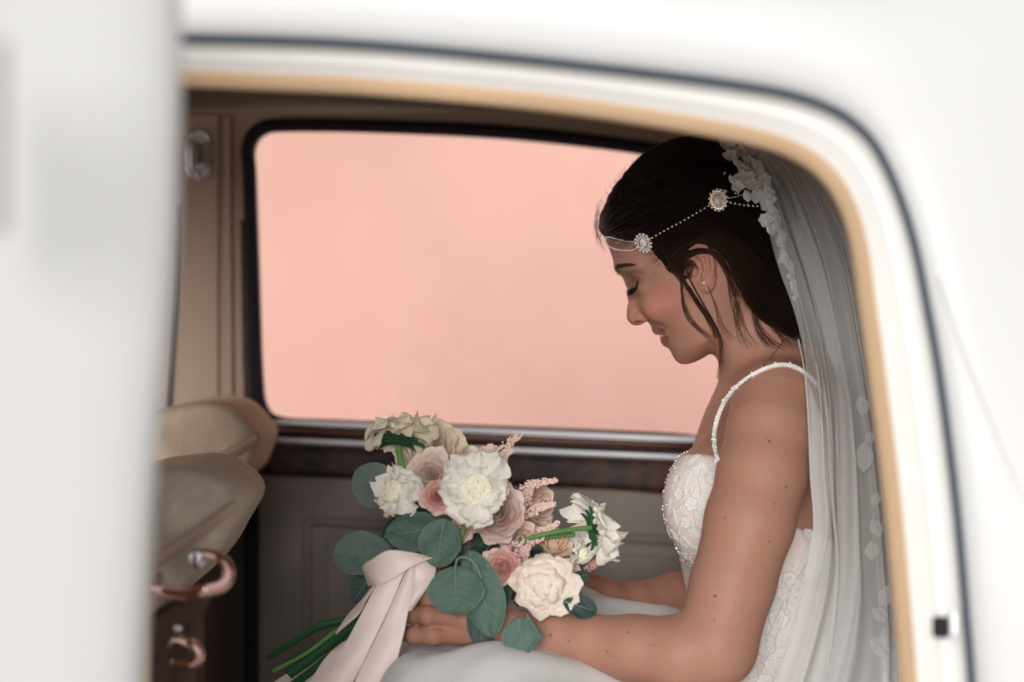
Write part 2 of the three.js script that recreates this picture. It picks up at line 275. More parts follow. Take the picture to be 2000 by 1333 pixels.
  // lower door card with moulded panels
  const dc = group('door_card', car, 'grey brown far door panel with raised moulding');
  part('panel', prism([[508, 924], [2300, 1016], [2300, 2300], [508, 2300]].map((p) => F(p[0], p[1], zf)), 0.012, 0.003), M.card, dc);
  const mould = (x0, y0, x1, y1) => { const p = [[x0, y0], [x1, y0 + (x1 - x0) * 0.055], [x1, y1], [x0, y1]].map((q) => F(q[0], q[1], zf + 0.013)); part('moulding', tube([...smooth([p[0], p[1]], 12), ...smooth([p[1], p[2]], 12), ...smooth([p[2], p[3]], 12), ...smooth([p[3], p[0]], 12)], 0.006, 8, true), M.card, dc); };
  mould(600, 1018, 2200, 1900); 
  part('raised_panel', prism([[638, 1050], [2150, 1138], [2150, 1860], [638, 1860]].map((p) => F(p[0], p[1], zf + 0.012)), 0.006, 0.003), M.card, dc);
  part('door_gap', prism([[474, 924], [511, 926], [511, 2300], [474, 2300]].map((p) => F(p[0], p[1], zf - 0.012)), 0.008, 0.001), M.rubber, car);
  part('lower_pillar', prism([[180, 905], [476, 920], [476, 2300], [180, 2300]].map((p) => F(p[0], p[1], zf - 0.01)), 0.012, 0.002), M.trimDark, car);
  // chrome lamp on the pillar
  const lamp = group('pillar_lamp', car, 'oval chrome courtesy lamp on the far pillar'), lc = F(387, 303, zf + 0.011);
  const oval = (w, h, z, n = 48) => [...Array(n).keys()].map((i) => { const t = i / n * Math.PI * 2, c = Math.cos(t), s = Math.sin(t), r = mm(w, zf), H = mm(h, zf) - r; return V3(lc.x + r * c, lc.y + r * s + Math.sign(s) * H * (Math.abs(s) > 0.02 ? 1 : 0), lc.z + z); });
  part('bezel', tube(oval(21, 45, 0.001), 0.0034, 10, true), M.chrome, lamp);
  part('bezel', tube(oval(13, 33, 0.004), 0.0022, 8, true), M.chrome, lamp);
  part('base', prism(oval(20, 44, -0.002), 0.004, 0.001), M.satinChrome, lamp);
  part('lens', new RoundedBoxGeometry(mm(16, zf), mm(46, zf), 0.01, 4, 0.004).translate(lc.x, lc.y + 0.001, lc.z + 0.004), M.lens, lamp);
  part('base', new THREE.SphereGeometry(0.0035, 14, 10).translate(lc.x, lc.y - mm(38, zf), lc.z + 0.004), M.chrome, lamp);
  part('screw', new THREE.SphereGeometry(0.002, 12, 8).scale(1, 1, 0.5).translate(F(478, 197).x, F(478, 197).y, zf + 0.015), M.rubber, car);

  // ----- front seats, backs towards us
  function seatBack(prof, z0, w, mat, label, seam) {
    const s = group('front_seat', car, label), C = smooth(prof.map((p) => at(p[0], p[1], z0)), 90, true).slice(0, 90), ctr = C.reduce((a, p) => a.add(p), V3(0, 0, 0)).multiplyScalar(1 / 90);
    const rows = []; for (const [f, dz] of [[0.0, 0.006], [0.5, 0.005], [0.86, 0], [0.94, -0.006], [0.985, -0.016], [1, -0.03], [1.01, -w / 2], [1, -w + 0.03], [0.97, -w + 0.01], [0.8, -w]]) rows.push(C.map((p) => ctr.clone().lerp(p, f).setZ(z0 + dz)));
    part('upholstery', planar(loft(rows, true)), mat, s);
    part('piping', tube(smooth(seam.map((p) => at(p[0], p[1], z0 + (p[2] ?? 0.009))), 40), 0.0042, 8), M.trim, s);
    part('piping', tube(smooth(seam.map((p) => at(p[0] - 3, p[1] + 9, z0 + (p[2] ?? 0.007))), 40), 0.0034, 8), M.trim, s);
    return s;
  }
  const s1 = seatBack([[150, 900], [250, 820], [330, 795], [400, 783], [445, 790], [482, 822], [503, 852], [497, 885], [480, 925], [448, 952], [400, 985], [330, 1040], [220, 1100], [100, 1060]], -0.1, 0.26, M.velvet, 'tan velvet back of the far front seat', [[503, 853, 0.0], [470, 872], [430, 893], [385, 919], [320, 960], [250, 1000]]);
  const s2 = seatBack([[100, 1010], [220, 930], [300, 914], [360, 910], [410, 925], [446, 952], [461, 978], [459, 1000], [428, 1055], [404, 1098], [360, 1150], [300, 1200], [220, 1260], [100, 1280], [40, 1150]], 0.42, 0.28, M.velvetGrey, 'grey tan back of the near front seat', [[459, 985, 0.0], [420, 1016], [370, 1050], [310, 1092], [240, 1140], [180, 1180]]);
  const bend = (pts, z, r, seat, name = 'grab_handle') => part(name, tube(smooth(pts.map((p) => at(p[0], p[1], z + (p[2] ?? 0))), 60), mm(r, z), 12, false, 1.6), M.pinkReflectChrome, seat);  // chrome handles, their pink reflection painted as metal colour
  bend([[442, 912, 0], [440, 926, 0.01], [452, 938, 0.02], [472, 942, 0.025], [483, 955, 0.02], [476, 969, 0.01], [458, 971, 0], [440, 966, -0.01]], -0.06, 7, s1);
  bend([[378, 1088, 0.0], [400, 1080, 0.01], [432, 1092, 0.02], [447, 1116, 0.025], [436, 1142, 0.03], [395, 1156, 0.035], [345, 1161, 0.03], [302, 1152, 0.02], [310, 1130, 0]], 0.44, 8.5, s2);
  part('knob', new THREE.SphereGeometry(mm(19, 0.44), 20, 14).scale(0.9, 1.1, 0.8).translate(...at(384, 1092, 0.45).toArray()), M.chrome, s2);
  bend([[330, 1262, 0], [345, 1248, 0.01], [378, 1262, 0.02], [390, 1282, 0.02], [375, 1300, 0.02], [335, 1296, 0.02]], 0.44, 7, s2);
  part('knob', new THREE.SphereGeometry(mm(9, 0.44), 16, 10).translate(...at(347, 1228, 0.45).toArray()), M.chrome, s2);
  part('side_bolster', tube(smooth([[260, 1290], [330, 1215], [385, 1175], [410, 1145]].map((p) => at(p[0], p[1], 0.405)), 24), (t) => mm(34 - 20 * t, 0.4), 12), M.seatDark, s2);
  part('seat_frame', prism([[270, 1240], [380, 1170], [400, 1230], [380, 1333], [350, 1500], [250, 1500]].map((p) => at(p[0], p[1], 0.36)), 0.03, 0.008), M.seatDark, s2);

  const body = (seat, px0, px1, py, z0, z1) => { const a = at(px0, py, z1), b = at(px1, py, z1); part('seat_body', B(a.x, b.x, 0.5, a.y, z0, z1, 0.03), M.seatDark, seat); part('seat_cushion', B(a.x - 0.36, b.x - 0.02, 0.44, 0.66, z0, z1, 0.05), seat === s1 ? M.velvet : M.velvetGrey, seat); };
  body(s1, 120, 395, 1020, -0.35, -0.11); body(s2, 60, 335, 1190, 0.14, 0.41);
  part('front_door_card', prism([[-1300, 860], [180, 905], [180, 2300], [-1300, 2300]].map((p) => F(p[0], p[1], zf - 0.01)), 0.012, 0.002), M.card, car, 'far front door panel');

  // ----- rear seat behind the bride
  const rs = group('rear_seat', car, 'brown rear seat behind the bride');
  part('backrest', grid(30, 20, (u, v) => V3(0.47 + 0.19 * v - 0.03 * Math.sin(Math.PI * v) + 0.012 * Math.cos(u * Math.PI * 10), mix(0.62, EYE + 0.06, v), mix(-0.44, 0.56, u)), (u, v) => [u, v]), M.trim, rs);
  part('backrest_top', grid(30, 8, (u, v) => V3(0.66 + 0.3 * v, EYE + 0.06 + 0.02 * Math.sin(Math.PI * v), mix(-0.44, 0.56, u))), M.lining, rs);
  part('cushion', B(-0.06, 0.6, 0.4, 0.62, -0.4, 0.54, 0.05), M.trim, rs);

  // ----- open rear door, hinged at the left, swung towards us
  const door = group('rear_door', car, 'open white rear door seen nearly edge-on');
  const edge = smooth([[343, -150], [346, -60], [347, 90], [343, 300], [337, 480], [322, 680], [303, 850], [286, 1100], [272, 1333], [262, 1700], [250, 2600]].map((p) => at(p[0], p[1], 1.12)), 80);
  const dr = []; for (const [dx, dz] of [[-0.13, -0.42], [-0.1, -0.22], [-0.06, -0.045], [-0.02, -0.04], [-0.004, -0.03], [0, -0.018], [-0.004, -0.004], [-0.012, 0.008], [-0.03, 0.02], [-0.055, 0.034], [-0.09, 0.05], [-0.13, 0.075], [-0.17, 0.12], [-0.21, 0.2], [-0.235, 0.3], [-0.26, 0.42]]) dr.push(edge.map((p) => V3(p.x + dx, p.y, p.z + dz)));
  part('door_skin', loft(dr), M.paint, door);
  const gl = at(-14, 270, 1.32); part('window_frame', new RoundedBoxGeometry(0.02, 0.10, 0.016, 3, 0.006).translate(gl.x, gl.y, gl.z + 0.012), M.frameGrey, door);
}

// ---------- implicit surfaces: smooth unions of tapered capsules and ellipsoids, meshed by surface nets ----------
const smin = (a, b, k) => { const h = Math.max(k - Math.abs(a - b), 0) / k; return Math.min(a, b) - h * h * k * 0.25; };
const smax = (a, b, k) => -smin(-a, -b, k);
function capsule(a, ra, b, rb) {                                   // round cone by interpolation
  const dx = b.x - a.x, dy = b.y - a.y, dz = b.z - a.z, l2 = dx * dx + dy * dy + dz * dz || 1e-12;
  return (x, y, z) => { const px = x - a.x, py = y - a.y, pz = z - a.z, t = clamp((px * dx + py * dy + pz * dz) / l2, 0, 1); return Math.hypot(px - dx * t, py - dy * t, pz - dz * t) - (ra + (rb - ra) * t); };
}
function ellipsoid(c, rx, ry, rz, ang = 0, tilt = 0) {             // ang turns in the picture plane, tilt about the vertical
  const ca = Math.cos(ang), sa = Math.sin(ang), ct = Math.cos(tilt), stt = Math.sin(tilt), rm = Math.min(rx, ry, rz);
  return (x, y, z) => {
    let X = x - c.x, Y = y - c.y, Z = z - c.z; const u = X * ca + Y * sa, v = -X * sa + Y * ca, u2 = u * ct - Z * stt, w = u * stt + Z * ct;
    const a = u2 / rx, b = v / ry, d = w / rz, k0 = Math.sqrt(a * a + b * b + d * d), k1 = Math.sqrt((a / rx) ** 2 + (b / ry) ** 2 + (d / rz) ** 2);
    return k1 < 1e-9 ? -rm : k0 * (k0 - 1) / k1;
  };
}
const union = (list, k) => (x, y, z) => { let d = list[0](x, y, z); for (let i = 1; i < list.length; i++) d = smin(d, list[i](x, y, z), k); return d; };
function grad(F, p, e, out) { out.set(F(p.x + e, p.y, p.z) - F(p.x - e, p.y, p.z), F(p.x, p.y + e, p.z) - F(p.x, p.y - e, p.z), F(p.x, p.y, p.z + e) - F(p.x, p.y, p.z - e)); out.multiplyScalar(0.5 / e); return out; }
const GT = new THREE.Vector3();
function snap(F, p, level = 0, n = 6, e = 0.0012) { for (let i = 0; i < n; i++) { const d = F(p.x, p.y, p.z) - level; grad(F, p, e, GT); const l = GT.lengthSq(); if (l < 1e-8) break; p.addScaledVector(GT, -d / Math.max(l, 0.25)); } return p; }
function nets(F, lo, hi, h, { keep, skip = true, e = h * 0.5 } = {}) {
  const nx = Math.ceil((hi.x - lo.x) / h) + 1, ny = Math.ceil((hi.y - lo.y) / h) + 1, nz = Math.ceil((hi.z - lo.z) / h) + 1, f = new Float32Array(nx * ny * nz), at3 = (i, j, k) => i + nx * (j + ny * k), S = 6;
  for (let k0 = 0; k0 < nz; k0 += S) for (let j0 = 0; j0 < ny; j0 += S) for (let i0 = 0; i0 < nx; i0 += S) {
    let v = 0;
    if (skip) { v = F(lo.x + (i0 + S / 2) * h, lo.y + (j0 + S / 2) * h, lo.z + (k0 + S / 2) * h); if (Math.abs(v) < S * h * 1.5) v = 0; }
    for (let k = k0; k < Math.min(k0 + S, nz); k++) for (let j = j0; j < Math.min(j0 + S, ny); j++) for (let i = i0; i < Math.min(i0 + S, nx); i++) f[at3(i, j, k)] = v || F(lo.x + i * h, lo.y + j * h, lo.z + k * h);
  }
  const id = new Int32Array(nx * ny * nz).fill(-1), pos = [], idx = [], C = [];
  for (let c = 0; c < 8; c++) C.push(at3(c & 1, (c >> 1) & 1, c >> 2));
  const E = [[0, 1], [2, 3], [4, 5], [6, 7], [0, 2], [1, 3], [4, 6], [5, 7], [0, 4], [1, 5], [2, 6], [3, 7]];
  for (let k = 0; k < nz - 1; k++) for (let j = 0; j < ny - 1; j++) for (let i = 0; i < nx - 1; i++) {
    const o = at3(i, j, k); let m = 0; for (let c = 0; c < 8; c++) if (f[o + C[c]] < 0) m |= 1 << c;
    if (m === 0 || m === 255) continue;
    let x = 0, y = 0, z = 0, n = 0;
    for (const [a, b] of E) { const fa = f[o + C[a]], fb = f[o + C[b]]; if ((fa < 0) === (fb < 0)) continue; const t = fa / (fa - fb); x += mix(a & 1, b & 1, t); y += mix((a >> 1) & 1, (b >> 1) & 1, t); z += mix(a >> 2, b >> 2, t); n++; }
    id[o] = pos.length / 3; pos.push(lo.x + (i + x / n) * h, lo.y + (j + y / n) * h, lo.z + (k + z / n) * h);
  }
  const p = new THREE.Vector3(), nrm = new Float32Array(pos.length), g = new THREE.Vector3();
  for (let v = 0; v < pos.length; v += 3) {
    p.set(pos[v], pos[v + 1], pos[v + 2]); const x0 = p.x, y0 = p.y, z0 = p.z; snap(F, p, 0, 2, e);
    const mv = Math.hypot(p.x - x0, p.y - y0, p.z - z0); if (mv > h * 0.7) p.set(x0, y0, z0);
    grad(F, p, e, g).normalize(); pos[v] = p.x; pos[v + 1] = p.y; pos[v + 2] = p.z; nrm.set([g.x, g.y, g.z], v);
  }
  const quad = (a, b, c, d, flip) => {
    if (a < 0 || b < 0 || c < 0 || d < 0) return;
    if (keep) { const x = (pos[a * 3] + pos[c * 3]) / 2, y = (pos[a * 3 + 1] + pos[c * 3 + 1]) / 2, z = (pos[a * 3 + 2] + pos[c * 3 + 2]) / 2; if (!keep(x, y, z)) return; }
    if (flip) idx.push(a, c, b, a, d, c); else idx.push(a, b, c, a, c, d);
  };
  for (let k = 1; k < nz - 1; k++) for (let j = 1; j < ny - 1; j++) for (let i = 1; i < nx - 1; i++) {
    const o = at3(i, j, k), s = f[o] < 0;
    if (s !== f[o + 1] < 0) quad(id[at3(i, j - 1, k - 1)], id[at3(i, j, k - 1)], id[o], id[at3(i, j - 1, k)], !s);
    if (s !== f[o + nx] < 0) quad(id[at3(i - 1, j, k - 1)], id[at3(i - 1, j, k)], id[o], id[at3(i, j, k - 1)], !s);
    if (s !== f[o + nx * ny] < 0) quad(id[at3(i - 1, j - 1, k)], id[at3(i, j - 1, k)], id[o], id[at3(i - 1, j, k)], !s);
  }
  const geo = new THREE.BufferGeometry();
  geo.setAttribute('position', new THREE.Float32BufferAttribute(pos, 3)); geo.setAttribute('normal', new THREE.BufferAttribute(nrm, 3)); geo.setIndex(idx);
  const uv = new Float32Array(pos.length / 3 * 2); for (let v = 0; v < pos.length / 3; v++) { uv[v * 2] = pos[v * 3] + pos[v * 3 + 2] * 0.7; uv[v * 2 + 1] = pos[v * 3 + 1] + pos[v * 3 + 2] * 0.4; }
  geo.setAttribute('uv', new THREE.BufferAttribute(uv, 2));
  return geo;
}
function spline2(pts, reg = 1e-6) {                                // thin-plate spline through [x, y, value]
  const n = pts.length, N = n + 3, A = [], U = (r2) => (r2 < 1e-12 ? 0 : 0.5 * r2 * Math.log(r2));
  for (let i = 0; i < n; i++) { const r = new Float64Array(N + 1); for (let j = 0; j < n; j++) r[j] = U((pts[i][0] - pts[j][0]) ** 2 + (pts[i][1] - pts[j][1]) ** 2); r[i] += reg; r[n] = 1; r[n + 1] = pts[i][0]; r[n + 2] = pts[i][1]; r[N] = pts[i][2]; A.push(r); }
  for (let q = 0; q < 3; q++) { const r = new Float64Array(N + 1); for (let j = 0; j < n; j++) r[j] = q ? pts[j][q - 1] : 1; A.push(r); }
  for (let c = 0; c < N; c++) { let b = c; for (let r = c + 1; r < N; r++) if (Math.abs(A[r][c]) > Math.abs(A[b][c])) b = r; [A[c], A[b]] = [A[b], A[c]]; for (let r = 0; r < N; r++) if (r !== c) { const k = A[r][c] / A[c][c]; if (k) for (let q = c; q <= N; q++) A[r][q] -= k * A[c][q]; } }
  const w = A.map((r, i) => r[N] / r[i]);
  return (x, y) => { let s = w[n] + w[n + 1] * x + w[n + 2] * y; for (let j = 0; j < n; j++) s += w[j] * U((x - pts[j][0]) ** 2 + (y - pts[j][1]) ** 2); return s; };
}
const PX = (x) => 1000 + x * K, PY = (y) => 666.5 - (y - EYE) * K;   // plane coordinates (photo pixels at z = 0)
const flatX = (px, z) => 1000 + (px - 1000) * (D - z) / D, flatY = (py, z) => 666.5 + (py - 666.5) * (D - z) / D;

// ---------- head: squared half-width over the profile, so that the outline is round everywhere ----------
const faceLine = [[1183, 462], [1187, 478], [1192, 492], [1197, 506], [1202, 520], [1206, 529], [1212, 538], [1219, 549], [1222.5, 559], [1225.2, 570], [1225.4, 582], [1225.2, 598], [1225.4, 611], [1227, 622], [1231.5, 629], [1239, 633], [1248, 633.5], [1257, 630.5], [1264.5, 628], [1268, 632], [1272, 638], [1277, 645], [1283, 650], [1289, 656], [1293, 665], [1298, 675], [1305, 680], [1310, 687], [1315, 697], [1321, 705.5], [1328, 710.5], [1336, 712], [1344, 711.5], [1353, 709], [1364, 704.5], [1375, 698], [1387, 689]];
const skullLine = [[1182, 440], [1192, 405], [1212, 368], [1250, 330], [1300, 303], [1370, 290], [1440, 302], [1500, 342], [1540, 400], [1555, 465], [1548, 530], [1525, 580], [1490, 620], [1450, 655], [1415, 690]];
const widths = [[1400, 400, 73], [1460, 430, 73], [1350, 420, 68], [1300, 420, 61], [1250, 430, 49], [1210, 440, 35], [1500, 420, 66], [1530, 450, 45], [1460, 540, 66], [1500, 540, 50], [1420, 340, 58], [1340, 340, 55], [1280, 350, 42], [1193, 450, 22],
  [1202, 490, 24], [1214, 490, 35], [1235, 480, 46], [1212, 512, 27], [1226, 508, 41], [1250, 505, 52], [1280, 500, 60], [1320, 500, 66], [1370, 500, 71], [1420, 520, 71],
  [1226, 540, 20], [1236, 545, 30], [1250, 548, 38], [1233, 562, 14], [1240, 566, 24], [1252, 568, 34], [1266, 552, 45], [1290, 548, 57], [1330, 545, 66], [1380, 560, 70],
  [1233, 585, 7], [1239, 585, 10.5], [1245, 584, 15], [1254, 584, 29], [1264, 585, 40], [1280, 588, 49], [1305, 585, 58.5], [1340, 580, 65],
  [1231, 605, 8], [1238, 605, 11], [1246, 604, 14], [1254, 603, 24], [1263, 602, 36], [1278, 605, 46], [1300, 606, 54], [1335, 605, 61],
  [1232, 618, 8], [1240, 619, 11], [1250, 620, 13.5], [1259, 619, 16.5], [1267, 617, 27], [1276, 616, 36], [1290, 616, 44], [1310, 618, 51], [1350, 612, 60], [1400, 600, 62],
  [1275, 634, 15], [1283, 634, 24], [1294, 634, 33], [1310, 636, 42], [1335, 640, 51], [1365, 632, 57], [1293, 648, 22], [1303, 648, 30],
  [1299, 664, 15], [1306, 663, 23], [1318, 662, 33], [1340, 660, 44], [1370, 655, 51], [1308, 678, 13], [1318, 680, 23],
  [1320, 695, 14], [1327, 697, 18], [1335, 690, 27], [1350, 682, 37], [1375, 672, 45], [1337, 704, 14], [1352, 700, 21], [1395, 640, 55], [1420, 620, 54], [1395, 665, 44], [1420, 660, 40]];
const F_skull = (() => {
  const pts = []; for (const [x, y] of [...faceLine, ...skullLine]) pts.push([x / 100, y / 100, 0]);
  for (const [x, y, w] of widths) pts.push([flatX(x, w / 1000) / 100, flatY(y, w / 1000) / 100, w * w / 1000]);
  for (const [x, y] of [[1130, 420], [1140, 540], [1160, 620], [1230, 680], [1300, 760], [1400, 770], [1600, 600], [1640, 440], [1560, 300], [1400, 220], [1200, 280]]) pts.push([x / 100, y / 100, -3.2]);
  const f = spline2(pts, 1.5e-5), x0 = 1100, y0 = 200, nx = 580, ny = 600, q = new Float32Array(nx * ny), s2 = 1e-3;   // metres squared
  for (let j = 0; j < ny; j++) for (let i = 0; i < nx; i++) q[j * nx + i] = clamp(f((x0 + i) / 100, (y0 + j) / 100), -8, 7) * s2;
  const Q = (X, Y) => { X = clamp(X - x0, 0, nx - 1.01); Y = clamp(Y - y0, 0, ny - 1.01); const i = X | 0, j = Y | 0, u = X - i, v = Y - j, o = j * nx + i; return mix(mix(q[o], q[o + 1], u), mix(q[o + nx], q[o + nx + 1], u), v); };
  return (x, y, z) => { const X = PX(x), Y = PY(y), c = Q(X, Y), gx = (Q(X + 3, Y) - Q(X - 3, Y)) / 6 * K, gy = (Q(X, Y + 3) - Q(X, Y - 3)) / 6 * K, d = (z * z - c) / Math.sqrt(gx * gx + gy * gy + 4 * z * z + 4e-4); return clamp(d, -0.08, 0.12); };
})();
const P = at, S = (px, py, s) => at(px, py, s / 1000);              // a point seen at a pixel, s millimetres to the side
const headBits = (() => {
  const lid = ellipsoid(S(1258, 549, 29), 0.0138, 0.0125, 0.0135), brow = union([capsule(S(1211, 521, 8), 0.004, S(1222, 517, 30), 0.0055), capsule(S(1222, 517, 30), 0.0055, S(1250, 520, 47), 0.004)], 0.004);
  const ala = ellipsoid(S(1254, 620.5, 11), 0.0072, 0.0054, 0.0052, -0.3), tip = ellipsoid(S(1243, 618.5, 0), 0.0078, 0.0076, 0.009), nostril = ellipsoid(S(1250, 630, 9), 0.0052, 0.0022, 0.0045, 0.35);
  const up = union([capsule(S(1283, 644, 0), 0.0050, S(1288, 645, 11), 0.0047), capsule(S(1288, 645, 11), 0.0048, S(1305, 649, 25), 0.002)], 0.003);
  const low = union([capsule(S(1302, 666, 0), 0.0056, S(1304, 664, 11), 0.0053), capsule(S(1304, 664, 11), 0.0055, S(1308, 653, 25), 0.002)], 0.003);
  const slit = union([capsule(S(1284, 654, 0), 0.0019, S(1291, 654, 12), 0.0016), capsule(S(1291, 654, 12), 0.0016, S(1310, 650.5, 27), 0.0009)], 0.001);
  const fold = union([capsule(S(1268, 612, 20), 0.0010, S(1284, 634, 30), 0.0012), capsule(S(1284, 634, 30), 0.0012, S(1300, 647, 35), 0.001)], 0.002);
  const cheek = ellipsoid(S(1288, 597, 38), 0.017, 0.016, 0.013, 0.5);
  // ear: plate, rim, lobe, hollow
  const E = (px, py, s) => at(1368 + (px - 1372) * 0.9, 524 + (py - 524) * 0.88, (68.5 + (s - 70) * 0.9) / 1000), plate = ellipsoid(E(1377, 523, 72), 0.0132, 0.024, 0.0055, 0.3, -0.4), lobe = ellipsoid(E(1386, 561, 71), 0.0062, 0.0085, 0.004, 0.1, -0.3);
  const rimP = [[1352, 500, 70], [1353, 483, 74], [1366, 474, 78], [1382, 478, 81], [1394, 494, 82], [1399, 515, 81], [1398, 537, 78], [1392, 556, 74]].map((p) => E(...p));
  const rim = union(rimP.slice(1).map((p, i) => capsule(rimP[i], 0.0028, p, 0.0028)), 0.001);
  const anti = [[1366, 492, 75], [1378, 505, 78], [1383, 525, 78], [1378, 546, 75]].map((p) => E(...p)), ah = union(anti.slice(1).map((p, i) => capsule(anti[i], 0.0026, p, 0.0026)), 0.002);
  const tragus = ellipsoid(E(1359, 531, 71), 0.004, 0.006, 0.004), concha = ellipsoid(E(1369, 526, 77), 0.0072, 0.013, 0.0075, 0.25);
  return (x, y, z, d) => {
    const s = Math.abs(z);
    if (d > 0.05) return d;
    d = smin(d, lid(x, y, s), 0.005); d = smin(d, brow(x, y, s), 0.008); d = smin(d, tip(x, y, s), 0.006); d = smin(d, ala(x, y, s), 0.0035); d = smin(d, cheek(x, y, s), 0.012);
    d = smin(d, up(x, y, s), 0.003); d = smin(d, low(x, y, s), 0.0035); d = smax(d, -fold(x, y, s), 0.004); d = smax(d, -slit(x, y, s), 0.0014); d = smax(d, -nostril(x, y, s), 0.002);
    let e = smin(plate(x, y, s), lobe(x, y, s), 0.004); e = smax(e, -concha(x, y, s), 0.002); e = smin(e, rim(x, y, s), 0.0012); e = smin(e, ah(x, y, s), 0.002); e = smin(e, tragus(x, y, s), 0.002);
    return smin(d, e, 0.003);
  };
})();
const F_neck = union([capsule(P(1450, 598), 0.043, P(1502, 678), 0.044), capsule(P(1502, 678), 0.044, P(1540, 770), 0.048)], 0.01);
const F_head = (x, y, z) => smin(headBits(x, y, z, F_skull(x, y, z)), F_neck(x, y, z), 0.008);

// ---------- torso and arms ----------
const F_trunk = (() => {
  const rib = ellipsoid(P(1510, 1000), 0.098, 0.135, 0.138, -0.06), upper = ellipsoid(P(1515, 868), 0.062, 0.072, 0.14, 0.25), belly = ellipsoid(P(1525, 1230), 0.085, 0.22, 0.12), hips = ellipsoid(P(1560, 1440), 0.16, 0.14, 0.185);
  const bustN = ellipsoid(P(1408, 990, 0.07), 0.056, 0.066, 0.058, 0.2), bustF = ellipsoid(P(1410, 990, -0.075), 0.054, 0.064, 0.058, 0.2);
  const yoke = union([capsule(P(1520, 778, 0.03), 0.045, P(1520, 796, 0.135), 0.04), capsule(P(1520, 778, -0.03), 0.045, P(1522, 794, -0.14), 0.04), capsule(P(1480, 810, 0.0), 0.028, P(1496, 788, 0.12), 0.016)], 0.03);
  const f = union([rib, upper, belly, hips, yoke], 0.04), b = (x, y, z) => Math.min(bustN(x, y, z), bustF(x, y, z));
  return (x, y, z) => smin(smin(f(x, y, z), b(x, y, z), 0.025), F_neck(x, y, z), 0.035);
})();
const chain = (pts, k) => union(pts.slice(1).map((p, i) => capsule(pts[i][0], pts[i][1], p[0], p[1])), k);
const F_armNear = chain([[P(1516, 798, 0.158), 0.039], [P(1506, 840, 0.175), 0.0425], [P(1489, 925, 0.195), 0.0435], [P(1465, 1020, 0.21), 0.0435], [P(1432, 1140, 0.222), 0.0405], [P(1396, 1262, 0.23), 0.0405], [P(1330, 1280, 0.228), 0.0375], [P(1240, 1268, 0.215), 0.0325], [P(1150, 1254, 0.2), 0.0262], [P(1070, 1243, 0.19), 0.0212], [P(1000, 1236, 0.184), 0.0178]], 0.007);
const F_armFar = chain([[P(1520, 800, -0.165), 0.039], [P(1500, 930, -0.2), 0.042], [P(1440, 1180, -0.205), 0.037], [P(1400, 1182, -0.195), 0.035], [P(1320, 1172, -0.165), 0.030], [P(1240, 1178, -0.13), 0.022], [P(1190, 1168, -0.11), 0.018]], 0.007);
// hands: palm from the wrist to the knuckles, four fingers and a thumb as chains of their own
function handField(w, knuckles, fingers, thumb, palm) {
  const p = union([...knuckles.map((k, i) => capsule(w[i], 0.0145, k, 0.0098)), ...palm], 0.010), fs = fingers.map((c) => chain(c, 0.004)), th = chain(thumb, 0.006);
  return (x, y, z) => { let d = p(x, y, z); for (const f of fs) d = smin(d, f(x, y, z), 0.0045); return smin(d, th(x, y, z), 0.01); };
}
const F_handNear = handField(
  [P(992, 1222, 0.176), P(992, 1230, 0.183), P(990, 1238, 0.186), P(990, 1246, 0.183)],
  [P(900, 1150, 0.176), P(884, 1172, 0.19), P(878, 1204, 0.197), P(884, 1238, 0.192)],
  [[[P(900, 1150, 0.176), 0.0102], [P(850, 1128, 0.172), 0.009], [P(806, 1120, 0.145), 0.0082], [P(796, 1124, 0.12), 0.0076]],
    [[P(884, 1172, 0.19), 0.0106], [P(838, 1164, 0.196), 0.0094], [P(796, 1160, 0.172), 0.0084], [P(786, 1164, 0.14), 0.0078]],
    [[P(878, 1204, 0.197), 0.0104], [P(836, 1203, 0.205), 0.0093], [P(794, 1200, 0.186), 0.0083], [P(774, 1198, 0.155), 0.0077]],
    [[P(884, 1238, 0.192), 0.0100], [P(846, 1243, 0.203), 0.0091], [P(808, 1242, 0.196), 0.0082], [P(780, 1236, 0.172), 0.0073]]],
  [[P(965, 1205, 0.165), 0.0125], [P(915, 1150, 0.14), 0.0125], [P(870, 1112, 0.125), 0.0102], [P(832, 1096, 0.122), 0.0086]],
  [capsule(P(960, 1225, 0.172), 0.017, P(905, 1190, 0.165), 0.015), capsule(P(960, 1236, 0.172), 0.015, P(905, 1225, 0.172), 0.013)]);
const F_handFar = handField(
  [P(1180, 1158, -0.105), P(1180, 1166, -0.11), P(1180, 1174, -0.112), P(1182, 1182, -0.11)],
  [P(1108, 1128, -0.085), P(1098, 1146, -0.095), P(1098, 1170, -0.1), P(1104, 1192, -0.1)],
  [[[P(1108, 1128, -0.085), 0.0098], [P(1060, 1118, -0.06), 0.0088], [P(1030, 1130, -0.035), 0.008]], [[P(1098, 1146, -0.095), 0.01], [P(1048, 1142, -0.07), 0.009], [P(1016, 1150, -0.04), 0.008]],
    [[P(1098, 1170, -0.1), 0.0098], [P(1050, 1168, -0.08), 0.0088], [P(1018, 1174, -0.05), 0.008]], [[P(1104, 1192, -0.1), 0.009], [P(1060, 1194, -0.085), 0.008], [P(1034, 1198, -0.06), 0.007]]],
  [[P(1160, 1150, -0.095), 0.012], [P(1118, 1118, -0.06), 0.011], [P(1085, 1098, -0.03), 0.009], [P(1060, 1092, -0.012), 0.008]], [capsule(P(1160, 1166, -0.1), 0.016, P(1112, 1156, -0.088), 0.014)]);
const F_arms = (x, y, z) => { let d = z > 0 ? F_armNear(x, y, z) : F_armFar(x, y, z); if (d > 0.03) { const h = z > 0 ? F_handNear(x, y, z) : F_handFar(x, y, z); return Math.min(d, h); } return smin(d, z > 0 ? F_handNear(x, y, z) : F_handFar(x, y, z), 0.012); };
